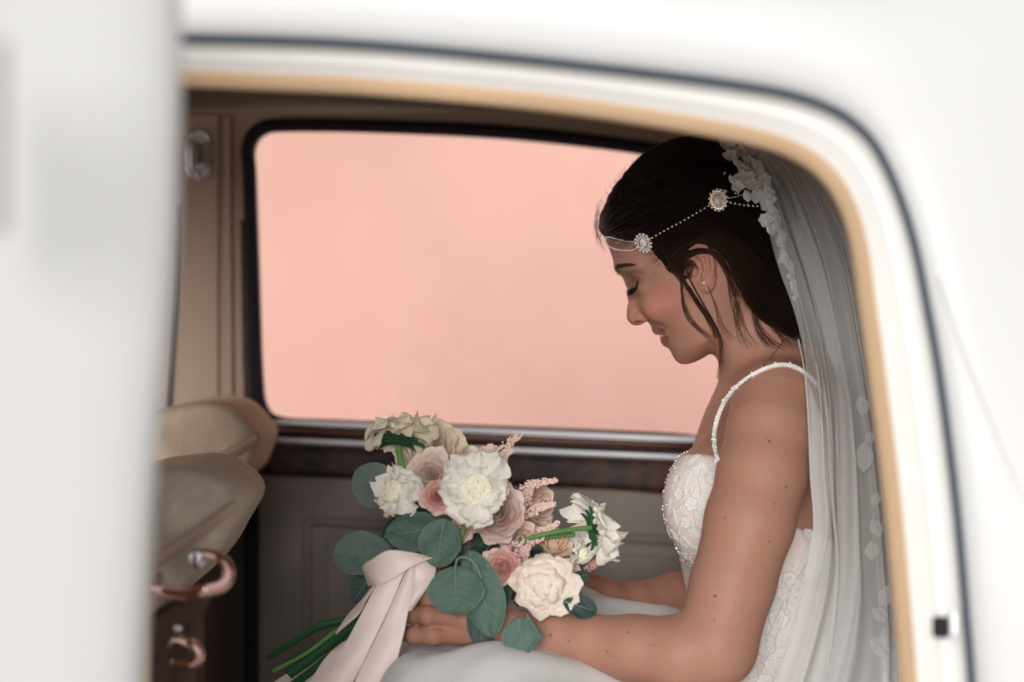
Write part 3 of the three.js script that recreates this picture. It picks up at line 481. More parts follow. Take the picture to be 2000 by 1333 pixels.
const F_lower = (x, y, z) => smin(F_trunk(x, y, z), F_arms(x, y, z), Math.abs(y - EYE + 0.08) < 0.09 ? 0.012 + 0.03 * sstep(-0.10, -0.04, y - EYE) : 0.012);
const F_body = (x, y, z) => { const h = y > EYE - 0.075 ? F_head(x, y, z) : 1; const l = F_lower(x, y, z); return h > 0.05 ? Math.min(h, l) : smin(h, l, 0.02); };

// skin tones: colouring of the skin (make-up, lips, freckling) and painted shade in the nostril, in plane coordinates
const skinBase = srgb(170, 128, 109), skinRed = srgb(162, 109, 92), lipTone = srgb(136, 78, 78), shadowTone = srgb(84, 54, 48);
function skinColor(p) {
  const s = Math.abs(p.z), f = (D - s) / D, X = 1000 + (PX(p.x) - 1000) / f, Y = 666.5 + (PY(p.y) - 666.5) / f, c = skinBase.clone();
  const n = fbm(p.x * 60, p.y * 60, p.z * 60, 3) - 0.5, m = fbm(p.x * 240, p.y * 240, p.z * 240, 2) - 0.5; c.multiplyScalar(1 + 0.22 * n + 0.10 * m); c.lerp(skinRed, clamp(0.25 + 0.8 * n, 0, 0.5));
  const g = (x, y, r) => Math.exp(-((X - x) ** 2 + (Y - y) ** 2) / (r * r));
  if (Y < 720 && X < 1420) {
    c.lerp(srgb(190, 100, 84), 0.34 * g(1296, 594, 42) + 0.2 * g(1262, 615, 14)); c.lerp(srgb(196, 112, 92), 0.2 * g(1240, 625, 12));
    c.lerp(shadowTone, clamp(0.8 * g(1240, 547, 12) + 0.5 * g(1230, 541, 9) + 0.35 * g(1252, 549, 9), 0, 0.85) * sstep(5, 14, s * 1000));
    const up = (Math.min(Math.abs(Y - 645 - (X - 1281) * 0.12), 9)), l1 = sstep(1304, 1296, X) * sstep(7, 3.5, up) * sstep(1268, 1273, X);
    const l2 = sstep(1310, 1303, X) * sstep(654, 657, Y) * sstep(677.5, 673, Y) * sstep(1288, 1291, X);
    c.lerp(lipTone, 0.9 * clamp(l1 + l2, 0, 1));
    c.lerp(srgb(80, 54, 46), 0.55 * sstep(6, 2, Math.abs(Y - mix(524, 517.5, clamp((X - 1203) / 30, 0, 1) ** 0.6))) * sstep(1199, 1204, X) * sstep(1238, 1226, X)); c.lerp(srgb(80, 54, 46), 0.5 * g(1207, 529, 6));
    c.lerp(srgb(60, 26, 22), 0.8 * g(1249, 632, 5) * sstep(3, 6, s * 1000));  // nostril hollow: its shade is put into the skin colour
  }
  c.lerp(srgb(196, 118, 100), 0.35 * g(1380, 525, 30));
  // knuckles and finger creases a little redder
  if (X < 960 && Y > 1100) c.lerp(srgb(180, 100, 78), 0.35 * (g(884, 1172, 14) + g(878, 1204, 14) + g(884, 1238, 14)) + 0.4 * (g(838, 1164, 9) + g(836, 1203, 9) + g(846, 1243, 9)));
  return c;
}
const bride = thing('person', 'bride in white lace dress and long veil sitting in the car with her head bowed', 'person');
{
  const hb = { lo: V3(at(1150, 0).x, at(0, 738).y, -0.0885), hi: V3(at(1610, 0).x, at(0, 262).y, 0.0885) };
  const wl = at(985, 1333, 0.18), hn = { lo: V3(at(740, 0, 0.1).x, at(0, 1300, 0.19).y, 0.095), hi: V3(at(990, 0, 0.18).x, at(0, 1060, 0.14).y, 0.24) }, hf = { lo: V3(at(990, 0, -0.05).x, at(0, 1225, -0.1).y, -0.15), hi: V3(at(1180, 0, -0.1).x, at(0, 1060, -0.1).y, 0.02) };
  const inside = (b, m) => (x, y, z) => x > b.lo.x + m && x < b.hi.x - m && y > b.lo.y + m && y < b.hi.y - m && z > b.lo.z + m && z < b.hi.z - m, pad = (v, d) => v.clone().addScalar(d);
  const iH = inside(hb, 0), iN = inside(hn, 0), iF = inside(hf, 0), mH = inside(hb, 0.007), mN = inside(hn, 0.007), mF = inside(hf, 0.007);
  const parts = [nets(F_body, pad(hb.lo, -0.004), pad(hb.hi, 0.004), 0.0016, { keep: iH, skip: false, e: 0.0008 }), nets(F_body, pad(hn.lo, -0.004), pad(hn.hi, 0.004), 0.0016, { keep: iN, skip: false }), nets(F_body, pad(hf.lo, -0.004), pad(hf.hi, 0.004), 0.0025, { keep: iF, skip: false })];
  const deep = (b) => (x, y, z) => Math.min(x - b.lo.x, b.hi.x - x, y - b.lo.y, b.hi.y - y, z - b.lo.z, b.hi.z - z), dH = deep(hb), dN = deep(hn), dF = deep(hf);
  const inset = (x, y, z) => F_body(x, y, z) + 0.0009 * sstep(0, 0.006, Math.max(dH(x, y, z), dN(x, y, z), dF(x, y, z)));
  parts.push(nets(inset, V3(-0.02, EYE - 0.46, -0.27), V3(0.42, EYE + 0.01, 0.29), 0.0045, { keep: (x, y, z) => !mH(x, y, z) && !mN(x, y, z) && !mF(x, y, z) }));
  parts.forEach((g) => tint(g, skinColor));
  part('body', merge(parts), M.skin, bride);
}

// ---------- hair ----------
function onto(F, px, py, off, z0 = 0.13, z1 = -0.09) {             // where the line of sight through a photo pixel meets F = off
  let z = z0, p = at(px, py, z), d = F(p.x, p.y, p.z) - off;
  if (d < 0) return p;
  for (; z > z1;) { const st = Math.max(0.0015, Math.min(d * 0.5, 0.008)), zn = z - st; p = at(px, py, zn); const dn = F(p.x, p.y, p.z) - off; if (dn < 0) { let a = z, b = zn; for (let k = 0; k < 10; k++) { const m = (a + b) / 2, q = at(px, py, m); if (F(q.x, q.y, q.z) - off < 0) b = m; else a = m; } return at(px, py, b); } z = zn; d = dn; }
  return null;
}
function inPoly(poly) {                                           // signed distance, positive inside
  return (x, y) => { let d = 1e9, w = false; for (let i = 0, j = poly.length - 1; i < poly.length; j = i++) { const [ax, ay] = poly[j], [bx, by] = poly[i], ex = bx - ax, ey = by - ay, t = clamp(((x - ax) * ex + (y - ay) * ey) / (ex * ex + ey * ey), 0, 1); d = Math.min(d, Math.hypot(x - ax - ex * t, y - ay - ey * t)); if ((ay > y) !== (by > y) && x < ex * (y - ay) / ey + ax) w = !w; } return w ? d : -d; };
}
const hairline = inPoly([[1100, 470], [1181, 470], [1205, 476], [1240, 480], [1268, 490], [1284, 508], [1300, 532], [1318, 543], [1338, 547], [1343, 530], [1340, 512], [1344, 500], [1358, 490], [1380, 488], [1400, 492], [1420, 512], [1432, 548], [1446, 582], [1474, 620], [1510, 645], [1560, 662], [1680, 680], [1700, 200], [1100, 200]]);
const F_hair = (() => {
  const bun = union([capsule(P(1500, 480), 0.05, P(1518, 570), 0.052), capsule(P(1518, 570), 0.052, P(1546, 640), 0.05)], 0.03);
  return (x, y, z) => {
    const s = Math.min(Math.abs(z), 0.085), f = (D - s) / D, X = 1000 + (PX(x) - 1000) / f, Y = 666.5 + (PY(y) - 666.5) / f, d = hairline(X, Y) + 4 * (vnoise(X * 0.22 + Y * 0.1, Y * 0.05, 3) - 0.5);
    const t0 = 0.0065 + 0.0085 * Math.max(sstep(1205, 1300, X) * sstep(470, 360, Y), 1.15 * sstep(1430, 1540, X)), wave = 0.0022 * (vnoise(X * 0.02 - Y * 0.03, Y * 0.09 - X * 0.02, s * 20) - 0.5) * sstep(5, 40, d);
    return smax(smin(F_skull(x, y, z) - mix(-0.006, t0, sstep(-14, 26, d)) - wave, bun(x, y, z), 0.012), -d / K * 0.8 - 0.006, 0.004);
  };
})();
{
  const hair = group('hair', bride, 'dark brown hair swept back with loose wisps by the ear');
  part('hair_mass', nets(F_hair, V3(at(1150, 0).x, at(0, 700).y, -0.1), V3(at(1610, 0).x, at(0, 240).y, 0.1), 0.0026, { skip: false }), M.hair, hair);
  const guides = [
    [[1205, 360], [1250, 305], [1330, 270], [1420, 266], [1500, 300], [1560, 380], [1585, 500], [1575, 610]],
    [[1182, 405], [1225, 350], [1310, 315], [1400, 320], [1480, 370], [1540, 450], [1565, 550], [1565, 640]],
    [[1176, 440], [1212, 405], [1290, 375], [1380, 385], [1460, 430], [1520, 500], [1550, 580], [1560, 650]],
    [[1183, 468], [1225, 450], [1300, 430], [1380, 435], [1450, 475], [1505, 540], [1540, 605], [1556, 655]],
    [[1245, 480], [1290, 478], [1340, 466], [1400, 464], [1450, 505], [1490, 565], [1525, 620], [1552, 656]],
    [[1275, 500], [1310, 510], [1340, 485], [1385, 474], [1425, 505], [1460, 565], [1500, 622], [1548, 658]],
    [[1310, 538], [1334, 535], [1345, 497], [1375, 480], [1408, 490], [1436, 545], [1470, 608], [1540, 656]]].map((g) => new THREE.CatmullRomCurve3(g.map((p) => V3(p[0], p[1], 0)), false, 'centripetal'));
  const r = rng(11), list = [];
  const tone = () => { const k = r(); return k < 0.7 ? srgb(44 + 20 * r(), 34 + 15 * r(), 32 + 12 * r()) : srgb(50 + 26 * r(), 38 + 18 * r(), 34 + 14 * r()); };
  const strand = (pts, w, c, sides = 3) => list.push(prep(tube(pts, (t) => w * (0.25 + 0.75 * Math.sin(Math.PI * clamp(t * 0.92 + 0.06, 0, 1))), sides, false, 1, false), c));
  for (let n = 0; n < 3800; n++) {
    const q = r() * (guides.length - 1), i = Math.floor(q), f = q - i, t0 = r() * 0.75, t1 = Math.min(1, t0 + 0.18 + 0.4 * r()), off = 0.0002 + 0.0018 * r() * r(), ph = r() * 7, am = 1 + 4 * r(), pts = [], m = 11;
    for (let k = 0; k <= m; k++) {
      const t = mix(t0, t1, k / m), a = guides[i].getPoint(t), b = guides[i + 1].getPoint(t), x = mix(a.x, b.x, f), y = mix(a.y, b.y, f) + am * Math.sin(t * 9 + ph);
      const p = onto(F_hair, x, y, off, 0.105, -0.03); if (p) pts.push(p); else if (pts.length) break;
    }
    if (pts.length > 4) strand(smooth(pts, 14), 0.00016 + 0.00024 * r(), tone());
  }
  for (let n = 0; n < 130; n++) { const gi = 3 + Math.floor(r() * 3), f = r(), t0 = 0.1 + r() * 0.4, am = 5 + 5 * r(), ph = r() * 6, pts = []; for (let k = 0; k <= 14; k++) { const t = t0 + k / 14 * 0.45, a = guides[gi].getPoint(t), b = guides[gi + 1].getPoint(t), p = onto(F_hair, mix(a.x, b.x, f), mix(a.y, b.y, f) + am * Math.sin(t * 8 + ph), 0.0016 + 0.0016 * Math.sin(k / 14 * 3.1), 0.11, -0.03); if (p) pts.push(p); } if (pts.length > 6) strand(smooth(pts, 22), 0.00026, srgb(76 + 24 * r(), 57 + 16 * r(), 47 + 12 * r())); }
  // wisps that leave the mass; listed as seen pixels, laid over the skin or in the air
  const wisp = (pp, n, spread, w, F = F_body, lift = 0.003) => {
    for (let k = 0; k < n; k++) { const s = (r() - 0.5) * 2 * spread, e = (r() - 0.5) * 2 * spread * 1.3, pts = pp.map((p, i) => { const t = i / (pp.length - 1), x = p[0] + mix(s * 0.5, e, t) + (r() - 0.5) * spread * 0.5, y = p[1] + mix(s, s * 0.4, t); return (p[2] === undefined ? onto(F, x, y, lift + 0.002 * r()) : at(x, y, p[2])) ?? at(x, y, p[3] ?? 0.04); }); strand(smooth(pts, 26), w * (0.6 + 0.6 * r()), srgb(58 + 32 * r(), 39 + 21 * r(), 31 + 15 * r()), 4); }
  };
  const lerpH = (x) => (x < 1474 ? mix(575, 620, (x - 1440) / 34) : mix(620, 658, (x - 1474) / 80));
  const hl = new THREE.CatmullRomCurve3([[1190, 473], [1212, 477], [1245, 481], [1270, 492], [1285, 510], [1300, 530], [1318, 541]].map((p) => V3(p[0], p[1], 0)));
  const near = (x, y, z) => Math.min(F_body(x, y, z), F_hair(x, y, z));
  wisp([[1338, 520], [1350, 550], [1372, 590], [1394, 630], [1408, 668, 0.07], [1409, 700, 0.07], [1404, 742, 0.07]], 13, 4, 0.0003, near);
  wisp([[1330, 528], [1338, 552], [1362, 590], [1390, 632], [1402, 660]], 26, 7, 0.00026, near);
  wisp([[1316, 518], [1340, 500], [1368, 490], [1396, 496], [1424, 535], [1440, 580]], 60, 7, 0.00018, near);
  wisp([[1310, 525], [1330, 520], [1346, 512], [1354, 525]], 40, 9, 0.00016, near);
  for (let k = 0; k < 60; k++) { const t = r() * 0.7, q = hl.getPoint(t); wisp([[q.x - 7 - 4 * r(), q.y + 5 + 5 * r()], [q.x + 2, q.y + 1], [q.x + 16, q.y - 8 - 6 * r()], [q.x + 34, q.y - 14 - 10 * r()]], 1, 3, 0.00011, near, 0.0012); }
  wisp([[1334, 530], [1333, 570], [1340, 605], [1362, 640], [1390, 660]], 7, 5, 0.0002, near);
  wisp([[1325, 535], [1332, 560], [1336, 590], [1348, 622], [1378, 650], [1400, 670]], 6, 8, 0.0002, near);
  wisp([[1312, 530], [1330, 548], [1345, 566], [1352, 590]], 16, 8, 0.0002, near);
  wisp([[1300, 500], [1318, 528], [1340, 540], [1348, 510]], 22, 9, 0.00024, near);
  wisp([[1408, 490], [1422, 530], [1428, 570], [1440, 610], [1448, 640]], 14, 9, 0.00014, near);
  wisp([[1440, 570], [1440, 610], [1450, 650], [1470, 680]], 18, 14, 0.00013, near);
  wisp([[1470, 600], [1480, 640], [1500, 665], [1520, 680]], 30, 16, 0.00014, near);
  wisp([[1500, 630], [1530, 655], [1548, 680]], 26, 14, 0.00014, near);
  wisp([[1384, 560], [1400, 600], [1412, 640], [1440, 668]], 6, 8, 0.00016, near);
  for (let k = 0; k < 55; k++) { const x = mix(1440, 1560, r()), y = lerpH(x) - 8, l = 14 + 26 * r(); wisp([[x, y], [x + 4 + 6 * r(), y + l * 0.5], [x + 10 + 14 * r(), y + l]], 1, 2, 0.0001, near); }
  // frizz against the window
  for (let k = 0; k < 46; k++) { const t = r(), bx = mix(1180, 1172, Math.sin(t * 3)), by = mix(465, 395, t), l = 8 + 12 * r(); strand(smooth([at(bx + 8, by + 4, 0.01 - 0.02 * r()), at(bx - l * 0.5, by - 6 * r(), 0), at(bx - l * 0.6, by + 12 + 8 * r(), 0), at(bx + 2 + 8 * r(), by + 26 + 14 * r(), 0)], 16), 0.00012, srgb(50, 34, 30)); }
  for (let k = 0; k < 70; k++) { const t = r(), bx = mix(1178, 1300, t), by = mix(400, 275, Math.pow(t, 0.8)), l = 3 + 9 * r(), a = r() - 0.5; strand(smooth([at(bx + 8, by + 8, 0), at(bx - 1, by, 0), at(bx - l * 0.7 + a * 6, by - l, 0), at(bx - l * 0.4 + a * 14, by - l * 1.2 - 3 * r(), 0)], 10), 0.00011, srgb(46, 30, 28)); }
  part('hair_strands', merge(list), M.strand, hair, undefined, 'stuff');

  // eyebrow and lashes, fine curved hairs
  const bl = []; for (let k = 0; k < 220; k++) { const t = r(), x = mix(1202, 1236, t), y = mix(524, 517.5, Math.pow(t, 0.6)) + (r() - 0.5) * mix(10, 4, t) - 0.5, p0 = onto(F_body, x, y, 0.0003), p1 = onto(F_body, x + 5 + 2 * r(), y - 3 + 4 * t, 0.0006); if (p0 && p1) bl.push(tube(smooth([p0, p0.clone().lerp(p1, 0.5).add(V3(-0.0004, 0, 0.0004)), p1], 4), 0.00012, 4)); }
  for (let k = 0; k < 5; k++) { const t = r(), p = at(mix(1203, 1208, t), mix(523, 536, t), 0.006 + 0.02 * r()); snap(F_body, p, 0.0002); bl.push(tube([p, p.clone().add(V3(-0.0012 * r(), -0.001, 0.001)), p.clone().add(V3(-0.001, -0.004 - 0.002 * r(), 0.003))], 0.00024, 4)); }
  part('eyebrow', merge(bl), M.brow, bride);
  const ll = [], lid = [[1249, 549, 38], [1247.5, 557, 35], [1243, 563, 31], [1238, 564, 27], [1233, 561, 23]].map((p) => { const q = at(p[0], p[1], p[2] / 1000); return snap(F_body, q, 0.0004); }), lc = new THREE.CatmullRomCurve3(lid);
  ll.push(tube(lc.getPoints(20), (t) => 0.0007 + 0.0011 * Math.sin(Math.PI * t), 6));
  for (let k = 0; k < 64; k++) { const t = k / 63, p = lc.getPoint(t), L = (0.0075 + 0.0035 * Math.sin(t * 3 + 0.6)) * (0.8 + 0.4 * r()), dx = mix(-0.35, -1, t) + 0.12 * (r() - 0.5), out = V3(dx, -0.75 + 0.15 * (r() - 0.5), mix(0.75, 0.25, t)).normalize(); ll.push(tube(smooth([p, p.clone().addScaledVector(out, L * 0.5).add(V3(0, -0.0012, 0)), p.clone().addScaledVector(out, L).add(V3(-0.0012, 0.0014, 0))], 6), (q) => 0.00034 * (1 - q * 0.75), 4)); }
  part('eyelashes', merge(ll), M.lash, bride);
  const tl = []; for (const [x, y, s] of [[1292, 652.5, 0], [1293, 652.5, 6], [1295, 652.5, 11.5], [1299, 652, 16]]) for (const q of [1, -1]) tl.push(new RoundedBoxGeometry(0.0042, 0.0058, 0.0066, 2, 0.0016).translate(at(x, y, s / 1000).x, at(x, y, s / 1000).y, q * s / 1000));
  part('teeth', merge(tl), M.teeth, bride);
  const ml = []; for (const [x, y, q] of [[1503, 862, 1.6], [1497, 856, 0.9], [1536, 952, 1.5], [1513, 983, 1.1], [1503, 1059, 1.3], [1416, 1012, 1.1], [1417, 966, 1], [1397, 1165, 1.9], [1395, 1212, 1.2], [1538, 882, 0.8], [1075, 1241, 1.5], [1227, 1236, 1.3], [1111, 1253, 1.1], [1186, 1273, 1.2], [1191, 1282, 1.1], [1277, 1261, 1], [1278, 533, 1.0], [1561, 888, 0.8], [1526, 1008, 0.9], [1398, 886, 0.8]]) { const p = onto(F_body, x, y, 0, 0.3); if (p) { grad(F_body, p, 0.001, GT); ml.push(place(new THREE.SphereGeometry(0.0009 * q * 0.8, 8, 6).scale(1, 1, 0.3), p, GT.clone())); } }
  const fk = []; for (let k = 0; k < 90; k++) { const t = r(), p = r() < 0.6 ? onto(F_body, mix(1430, 1560, r()), mix(740, 1280, t) , 0, 0.3) : onto(F_body, mix(1060, 1330, r()), mix(1215, 1300, r()), 0, 0.3); if (p && p.z > 0.15) { grad(F_body, p, 0.001, GT); fk.push(place(new THREE.SphereGeometry(0.00035 + 0.0003 * r(), 6, 4).scale(1, 1, 0.25), p, GT.clone())); } }
  part('freckles', merge(fk), M.freckle, bride, undefined, 'stuff');
  part('mole', merge(ml), M.mole, bride, undefined, 'stuff');
}

// ---------- dress, veil, jewellery ----------
function laceFlower(n, r, cup, seed) {                             // small embroidered blossom: n petals round +z
  const q = rng(seed), l = [];
  for (let k = 0; k < n; k++) { const a = k / n * Math.PI * 2 + 0.3 * q(), L = r * (0.85 + 0.3 * q()), w = L * 0.5; l.push(grid(6, 6, (u, v) => { const s = (u - 0.5) * 2 * w * Math.sin(Math.PI * clamp(v * 0.86 + 0.1, 0, 1)) ** 0.7, d = r * 0.12 + v * L, h = cup * r * (v * v + 0.5 * (u - 0.5) ** 2) + 0.00025; return V3(d * Math.cos(a) - s * Math.sin(a), d * Math.sin(a) + s * Math.cos(a), h); })); l.push(tube([0, 0.5, 1].map((t) => V3(Math.cos(a) * (r * 0.12 + t * L), Math.sin(a) * (r * 0.12 + t * L), cup * r * t * t + 0.0006)), r * 0.022, 4)); }
  l.push(new THREE.SphereGeometry(r * 0.17, 8, 6).scale(1, 1, 0.6).translate(0, 0, 0.0006));
  return merge(l);
}
function laceLeaf(L, w) { return merge([grid(4, 8, (u, v) => V3((v - 0.5) * L, (u - 0.5) * 2 * w * Math.sin(Math.PI * clamp(v, 0.02, 0.98)) ** 0.8, 0.0003 + 0.12 * w * Math.cos((u - 0.5) * 3))), tube([V3(-L / 2, 0, 0.0007), V3(0, 0.1 * w, 0.0009), V3(L / 2, 0, 0.0007)], w * 0.12, 5)]); }
function rimmedFlower(n, r, seed) {                                // flat embroidered blossom with a raised corded rim
  const q = rng(seed), R = (a) => r * (0.72 + 0.28 * Math.abs(Math.cos(a * n / 2 + seed)) ** 0.7), pts = [...Array(40).keys()].map((i) => { const a = i / 40 * Math.PI * 2; return V3(Math.cos(a) * R(a), Math.sin(a) * R(a) * 1.0, 0.0008); });
  const l = [grid(40, 4, (u, v) => { const a = u * Math.PI * 2; return V3(Math.cos(a) * R(a) * v, Math.sin(a) * R(a) * v, 0.0005 + 0.0006 * q() * (1 - v)); }), tube(pts, r * 0.075, 6, true)];
  for (let k = 0; k < 9; k++) { const a = q() * 6.28, d = r * 0.5 * q(); l.push(new THREE.IcosahedronGeometry(r * (0.07 + 0.07 * q()), 1).translate(Math.cos(a) * d, Math.sin(a) * d, 0.0012)); }
  return merge(l);
}
const neckTop = [[1200, 880], [1372, 880], [1405, 893], [1430, 930], [1480, 985], [1560, 1028], [1640, 1048], [1760, 1050]];
const lerpList = (L, x) => { if (x <= L[0][0]) return L[0][1]; for (let i = 1; i < L.length; i++) if (x < L[i][0]) return mix(L[i - 1][1], L[i][1], (x - L[i - 1][0]) / (L[i][0] - L[i - 1][0])); return L[L.length - 1][1]; };
const F_bodice = (x, y, z) => smax(F_trunk(x, y, z) - 0.0028, y - (EYE - (lerpList(neckTop, PX(x)) - 666.5) / K), 0.004);
const r5 = rng(77);
{
  const dress = group('dress', bride, 'white lace dress with beaded straps and a full tulle skirt');
  part('bodice', nets(F_bodice, V3(at(1250, 0).x, EYE - 0.52, -0.17), V3(at(1740, 0).x, EYE - 0.1, 0.17), 0.004), M.nude, dress, 'blush lined bodice under white lace');
  const motif = [rimmedFlower(5, 0.0105, 1), rimmedFlower(6, 0.0085, 2), laceFlower(5, 0.0095, 0.15, 3), laceFlower(6, 0.0075, 0.2, 4), laceLeaf(0.02, 0.0042), laceLeaf(0.015, 0.0036)];
  const lay = (px, py, k, spin, s = 1) => { const p = onto(F_bodice, px, py, 0.0003, 0.25, -0.1); if (!p) return null; grad(F_bodice, p, 0.003, GT); return place(motif[k], p, GT.clone(), spin, s); };
  const put = (px, py, k, spin, s) => { const g = lay(px, py, k, spin, s * 0.82); if (g) part('lace_motif', g, M.lace, dress); };
  for (const [x, y, k, a, s] of [[1372, 920, 2, 0.3, 1.1], [1345, 935, 4, 1.2, 1], [1393, 935, 0, 0, 0.9], [1330, 965, 3, 0, 1], [1352, 985, 0, 1, 0.9], [1320, 1010, 4, 1.8, 1.1], [1342, 1020, 1, 0, 1], [1368, 1000, 5, 2.2, 1], [1322, 1045, 2, 0, 0.9], [1345, 1060, 4, 2.4, 1], [1365, 1040, 3, 0, 0.9], [1380, 965, 4, 2.6, 1], [1310, 985, 5, 1.4, 1], [1340, 1085, 3, 0, 0.9], [1395, 905, 5, 0.2, 1], [1360, 895, 5, 0.5, 1], [1375, 1010, 4, 1.9, 0.9],
    [1578, 1045, 3, 0, 1], [1600, 1060, 2, 0, 1.1], [1570, 1075, 5, 1, 1], [1595, 1095, 2, 0.6, 1.2], [1560, 1105, 4, 1.2, 1], [1542, 1130, 1, 0, 1.1], [1575, 1130, 3, 0, 1], [1530, 1160, 0, 0.2, 0.8], [1555, 1165, 2, 0, 1], [1585, 1160, 5, 2, 1], [1515, 1185, 4, 1.1, 1], [1522, 1210, 0, 0.5, 1.25], [1555, 1205, 4, 2.6, 1.1], [1500, 1225, 4, 1.4, 1], [1540, 1245, 3, 0, 1], [1497, 1262, 0, 1.1, 1.35], [1525, 1270, 5, 0.3, 1.2], [1475, 1265, 5, 1.9, 1], [1468, 1290, 4, 0.4, 1.1], [1510, 1300, 2, 0, 1.1], [1470, 1315, 1, 0, 1], [1440, 1325, 4, 0.9, 1], [1535, 1315, 2, 0.5, 1], [1495, 1335, 0, 0, 1.1], [1610, 1110, 2, 0, 1], [1600, 1190, 3, 0, 1.1], [1580, 1230, 2, 0, 1], [1570, 1285, 3, 0, 1]]) put(x, y, k, a, s);
  const spots = []; for (let k = 0; k < 900 && spots.length < 90; k++) { const f = r5() < 0.45, x = f ? mix(1303, 1400, r5()) : mix(1440, 1625, r5()), y = f ? mix(890, 1100, r5()) : mix(1045, 1340, r5()); if (spots.some((q) => Math.hypot(q[0] - x, q[1] - y) < 13)) continue; spots.push([x, y]); put(x, y, 2 + Math.floor(r5() * 4), r5() * 6, 0.5 + 0.25 * r5()); }
  const vines = []; for (const v of [[[1385, 900], [1365, 930], [1368, 965], [1355, 1000], [1365, 1040], [1385, 1070]], [[1340, 920], [1325, 960], [1335, 1000], [1325, 1040], [1345, 1095]], [[1360, 950], [1345, 975], [1330, 985], [1312, 1020]], [[1395, 950], [1380, 985], [1385, 1020]],
    [[1590, 1050], [1575, 1100], [1545, 1150], [1530, 1210], [1505, 1270], [1480, 1330]], [[1600, 1100], [1565, 1170], [1550, 1240], [1515, 1320]], [[1530, 1180], [1500, 1240], [1462, 1290]], [[1435, 1322], [1470, 1305], [1510, 1290], [1545, 1280]]]) { const pts = v.map((p) => onto(F_bodice, p[0], p[1], 0.0006, 0.25, -0.1)).filter(Boolean); if (pts.length > 2) vines.push(tube(smooth(pts, 40), 0.00065, 5)); }
  part('lace_vine', merge(vines), M.lace, dress, undefined, 'stuff');
  const beads = []; const bead = (p, r) => beads.push(new THREE.IcosahedronGeometry(r, 1).translate(p.x, p.y, p.z));
  for (let k = 0; k < 420; k++) { const f = r5() < 0.5, x = f ? mix(1300, 1400, r5()) : mix(1440, 1600, r5()), y = f ? mix(890, 1100, r5()) : mix(1050, 1333, r5()), p = onto(F_bodice, x, y, 0.0006, 0.25, -0.1); if (p) bead(p, 0.0004 + 0.0005 * r5()); }
  for (let k = 0; k < 70; k++) { const t = k / 69, c = new THREE.CatmullRomCurve3([[1395, 884], [1365, 884], [1340, 905], [1318, 940], [1303, 985], [1303, 1020], [1318, 1060], [1345, 1105]].map((q) => at(q[0], q[1], 0.06))), p = c.getPoint(t); p.z += 0.03 * (r5() - 0.5); snap(F_bodice, p, 0.0008); bead(p, 0.0006 + 0.0011 * r5() * r5()); }
  // straps with beads
  const strapAt = (p) => { const q = onto(F_body, p[0], p[1], 0.0012, 0.28, p[2] - 0.03); return q && q.z > p[2] ? q : at(...p); };
  const strapRaw = [[1402, 900, 0.098], [1396, 868, 0.102], [1397, 835, 0.106], [1408, 800, 0.11], [1428, 768, 0.116], [1458, 741, 0.122], [1494, 721, 0.126], [1530, 713, 0.126], [1562, 722, 0.124], [1592, 748, 0.12], [1615, 800, 0.11], [1630, 900, 0.1]], strapZ = strapRaw.map((p) => strapAt(p).z); for (let k = 0; k < 3; k++) { const c = [...strapZ]; for (let i = 1; i < c.length - 1; i++) strapZ[i] = Math.max(c[i], (c[i - 1] + c[i] + c[i + 1]) / 3); }
  const strapN = smooth(strapRaw.map((p, i) => at(p[0], p[1], strapZ[i])), 70);
  part('strap', tube(strapN, 0.0024, 8, false, 0.6), M.lace, dress, 'beaded near shoulder strap');
  for (let k = 0; k < 120; k++) { const p = strapN[Math.floor(r5() * 52)].clone().add(V3((r5() - 0.5) * 0.004 - 0.0006, (r5() - 0.5) * 0.004 + 0.0008, 0.0012 + 0.001 * r5())); bead(p, 0.0006 + 0.0007 * r5()); }
  part('strap', tube(smooth([[1412, 860, -0.085], [1420, 800, -0.095], [1436, 752, -0.1], [1452, 730, -0.105], [1490, 715, -0.11]].map((p) => at(...p)), 30), 0.0026, 8, false, 0.6), M.lace, dress, 'far shoulder strap');
  part('beads', merge(beads), M.bead, dress, undefined, 'stuff');

  // skirt: lap with soft folds, falling over the knees and the near side
  const lap = (x, z) => EYE - 0.324 + 0.036 * Math.exp(-(((z + 0.03) / 0.075) ** 2)) * Math.exp(-(((x - 0.06) / 0.085) ** 2)) - 0.04 * sstep(-0.02, 0.17, x) * sstep(0, 0.12, z) - 0.16 * sstep(0.24, 0.5, z) - 0.5 * sstep(-0.085, -0.26, x) ** 1.4 - 0.06 * sstep(-0.15, -0.4, z)
    + 0.006 * Math.sin(z * 58 + x * 16 + 2 * vnoise(x * 12, z * 12)) * sstep(0.3, 0.1, x) + 0.010 * Math.abs(Math.sin(x * 20 + z * 24 + 3 * vnoise(x * 7, z * 9, 5))) ** 0.8 + 0.004 * Math.abs(Math.sin(x * 47 + z * 70 + 4 * vnoise(x * 11, z * 9, 2))) + 0.016 * (fbm(x * 11, z * 22 + x * 5, 3, 3) - 0.5) + 0.004 * (fbm(x * 40 + z * 30, z * 60, 1, 2) - 0.5);
  part('skirt', grid(150, 110, (u, v) => { const x = mix(0.36, -0.42, u), z = mix(-0.34, 0.4, v); return V3(x, lap(x, z), z); }, (u, v) => [u, v]), M.skirt, dress, 'full white satin and tulle skirt over the lap');
  for (let k = 0; k < 3; k++) part('skirt_tulle', grid(70, 50, (u, v) => { const x = mix(0.3, -0.3, u), z = mix(-0.2, 0.36, v); return V3(x, lap(x, z) + 0.004 + 0.004 * k + 0.008 * (fbm(x * 14 + k * 5, z * 20 + k * 3, k, 3) - 0.35), z); }, (u, v) => [u, v]), M.tulle, dress);
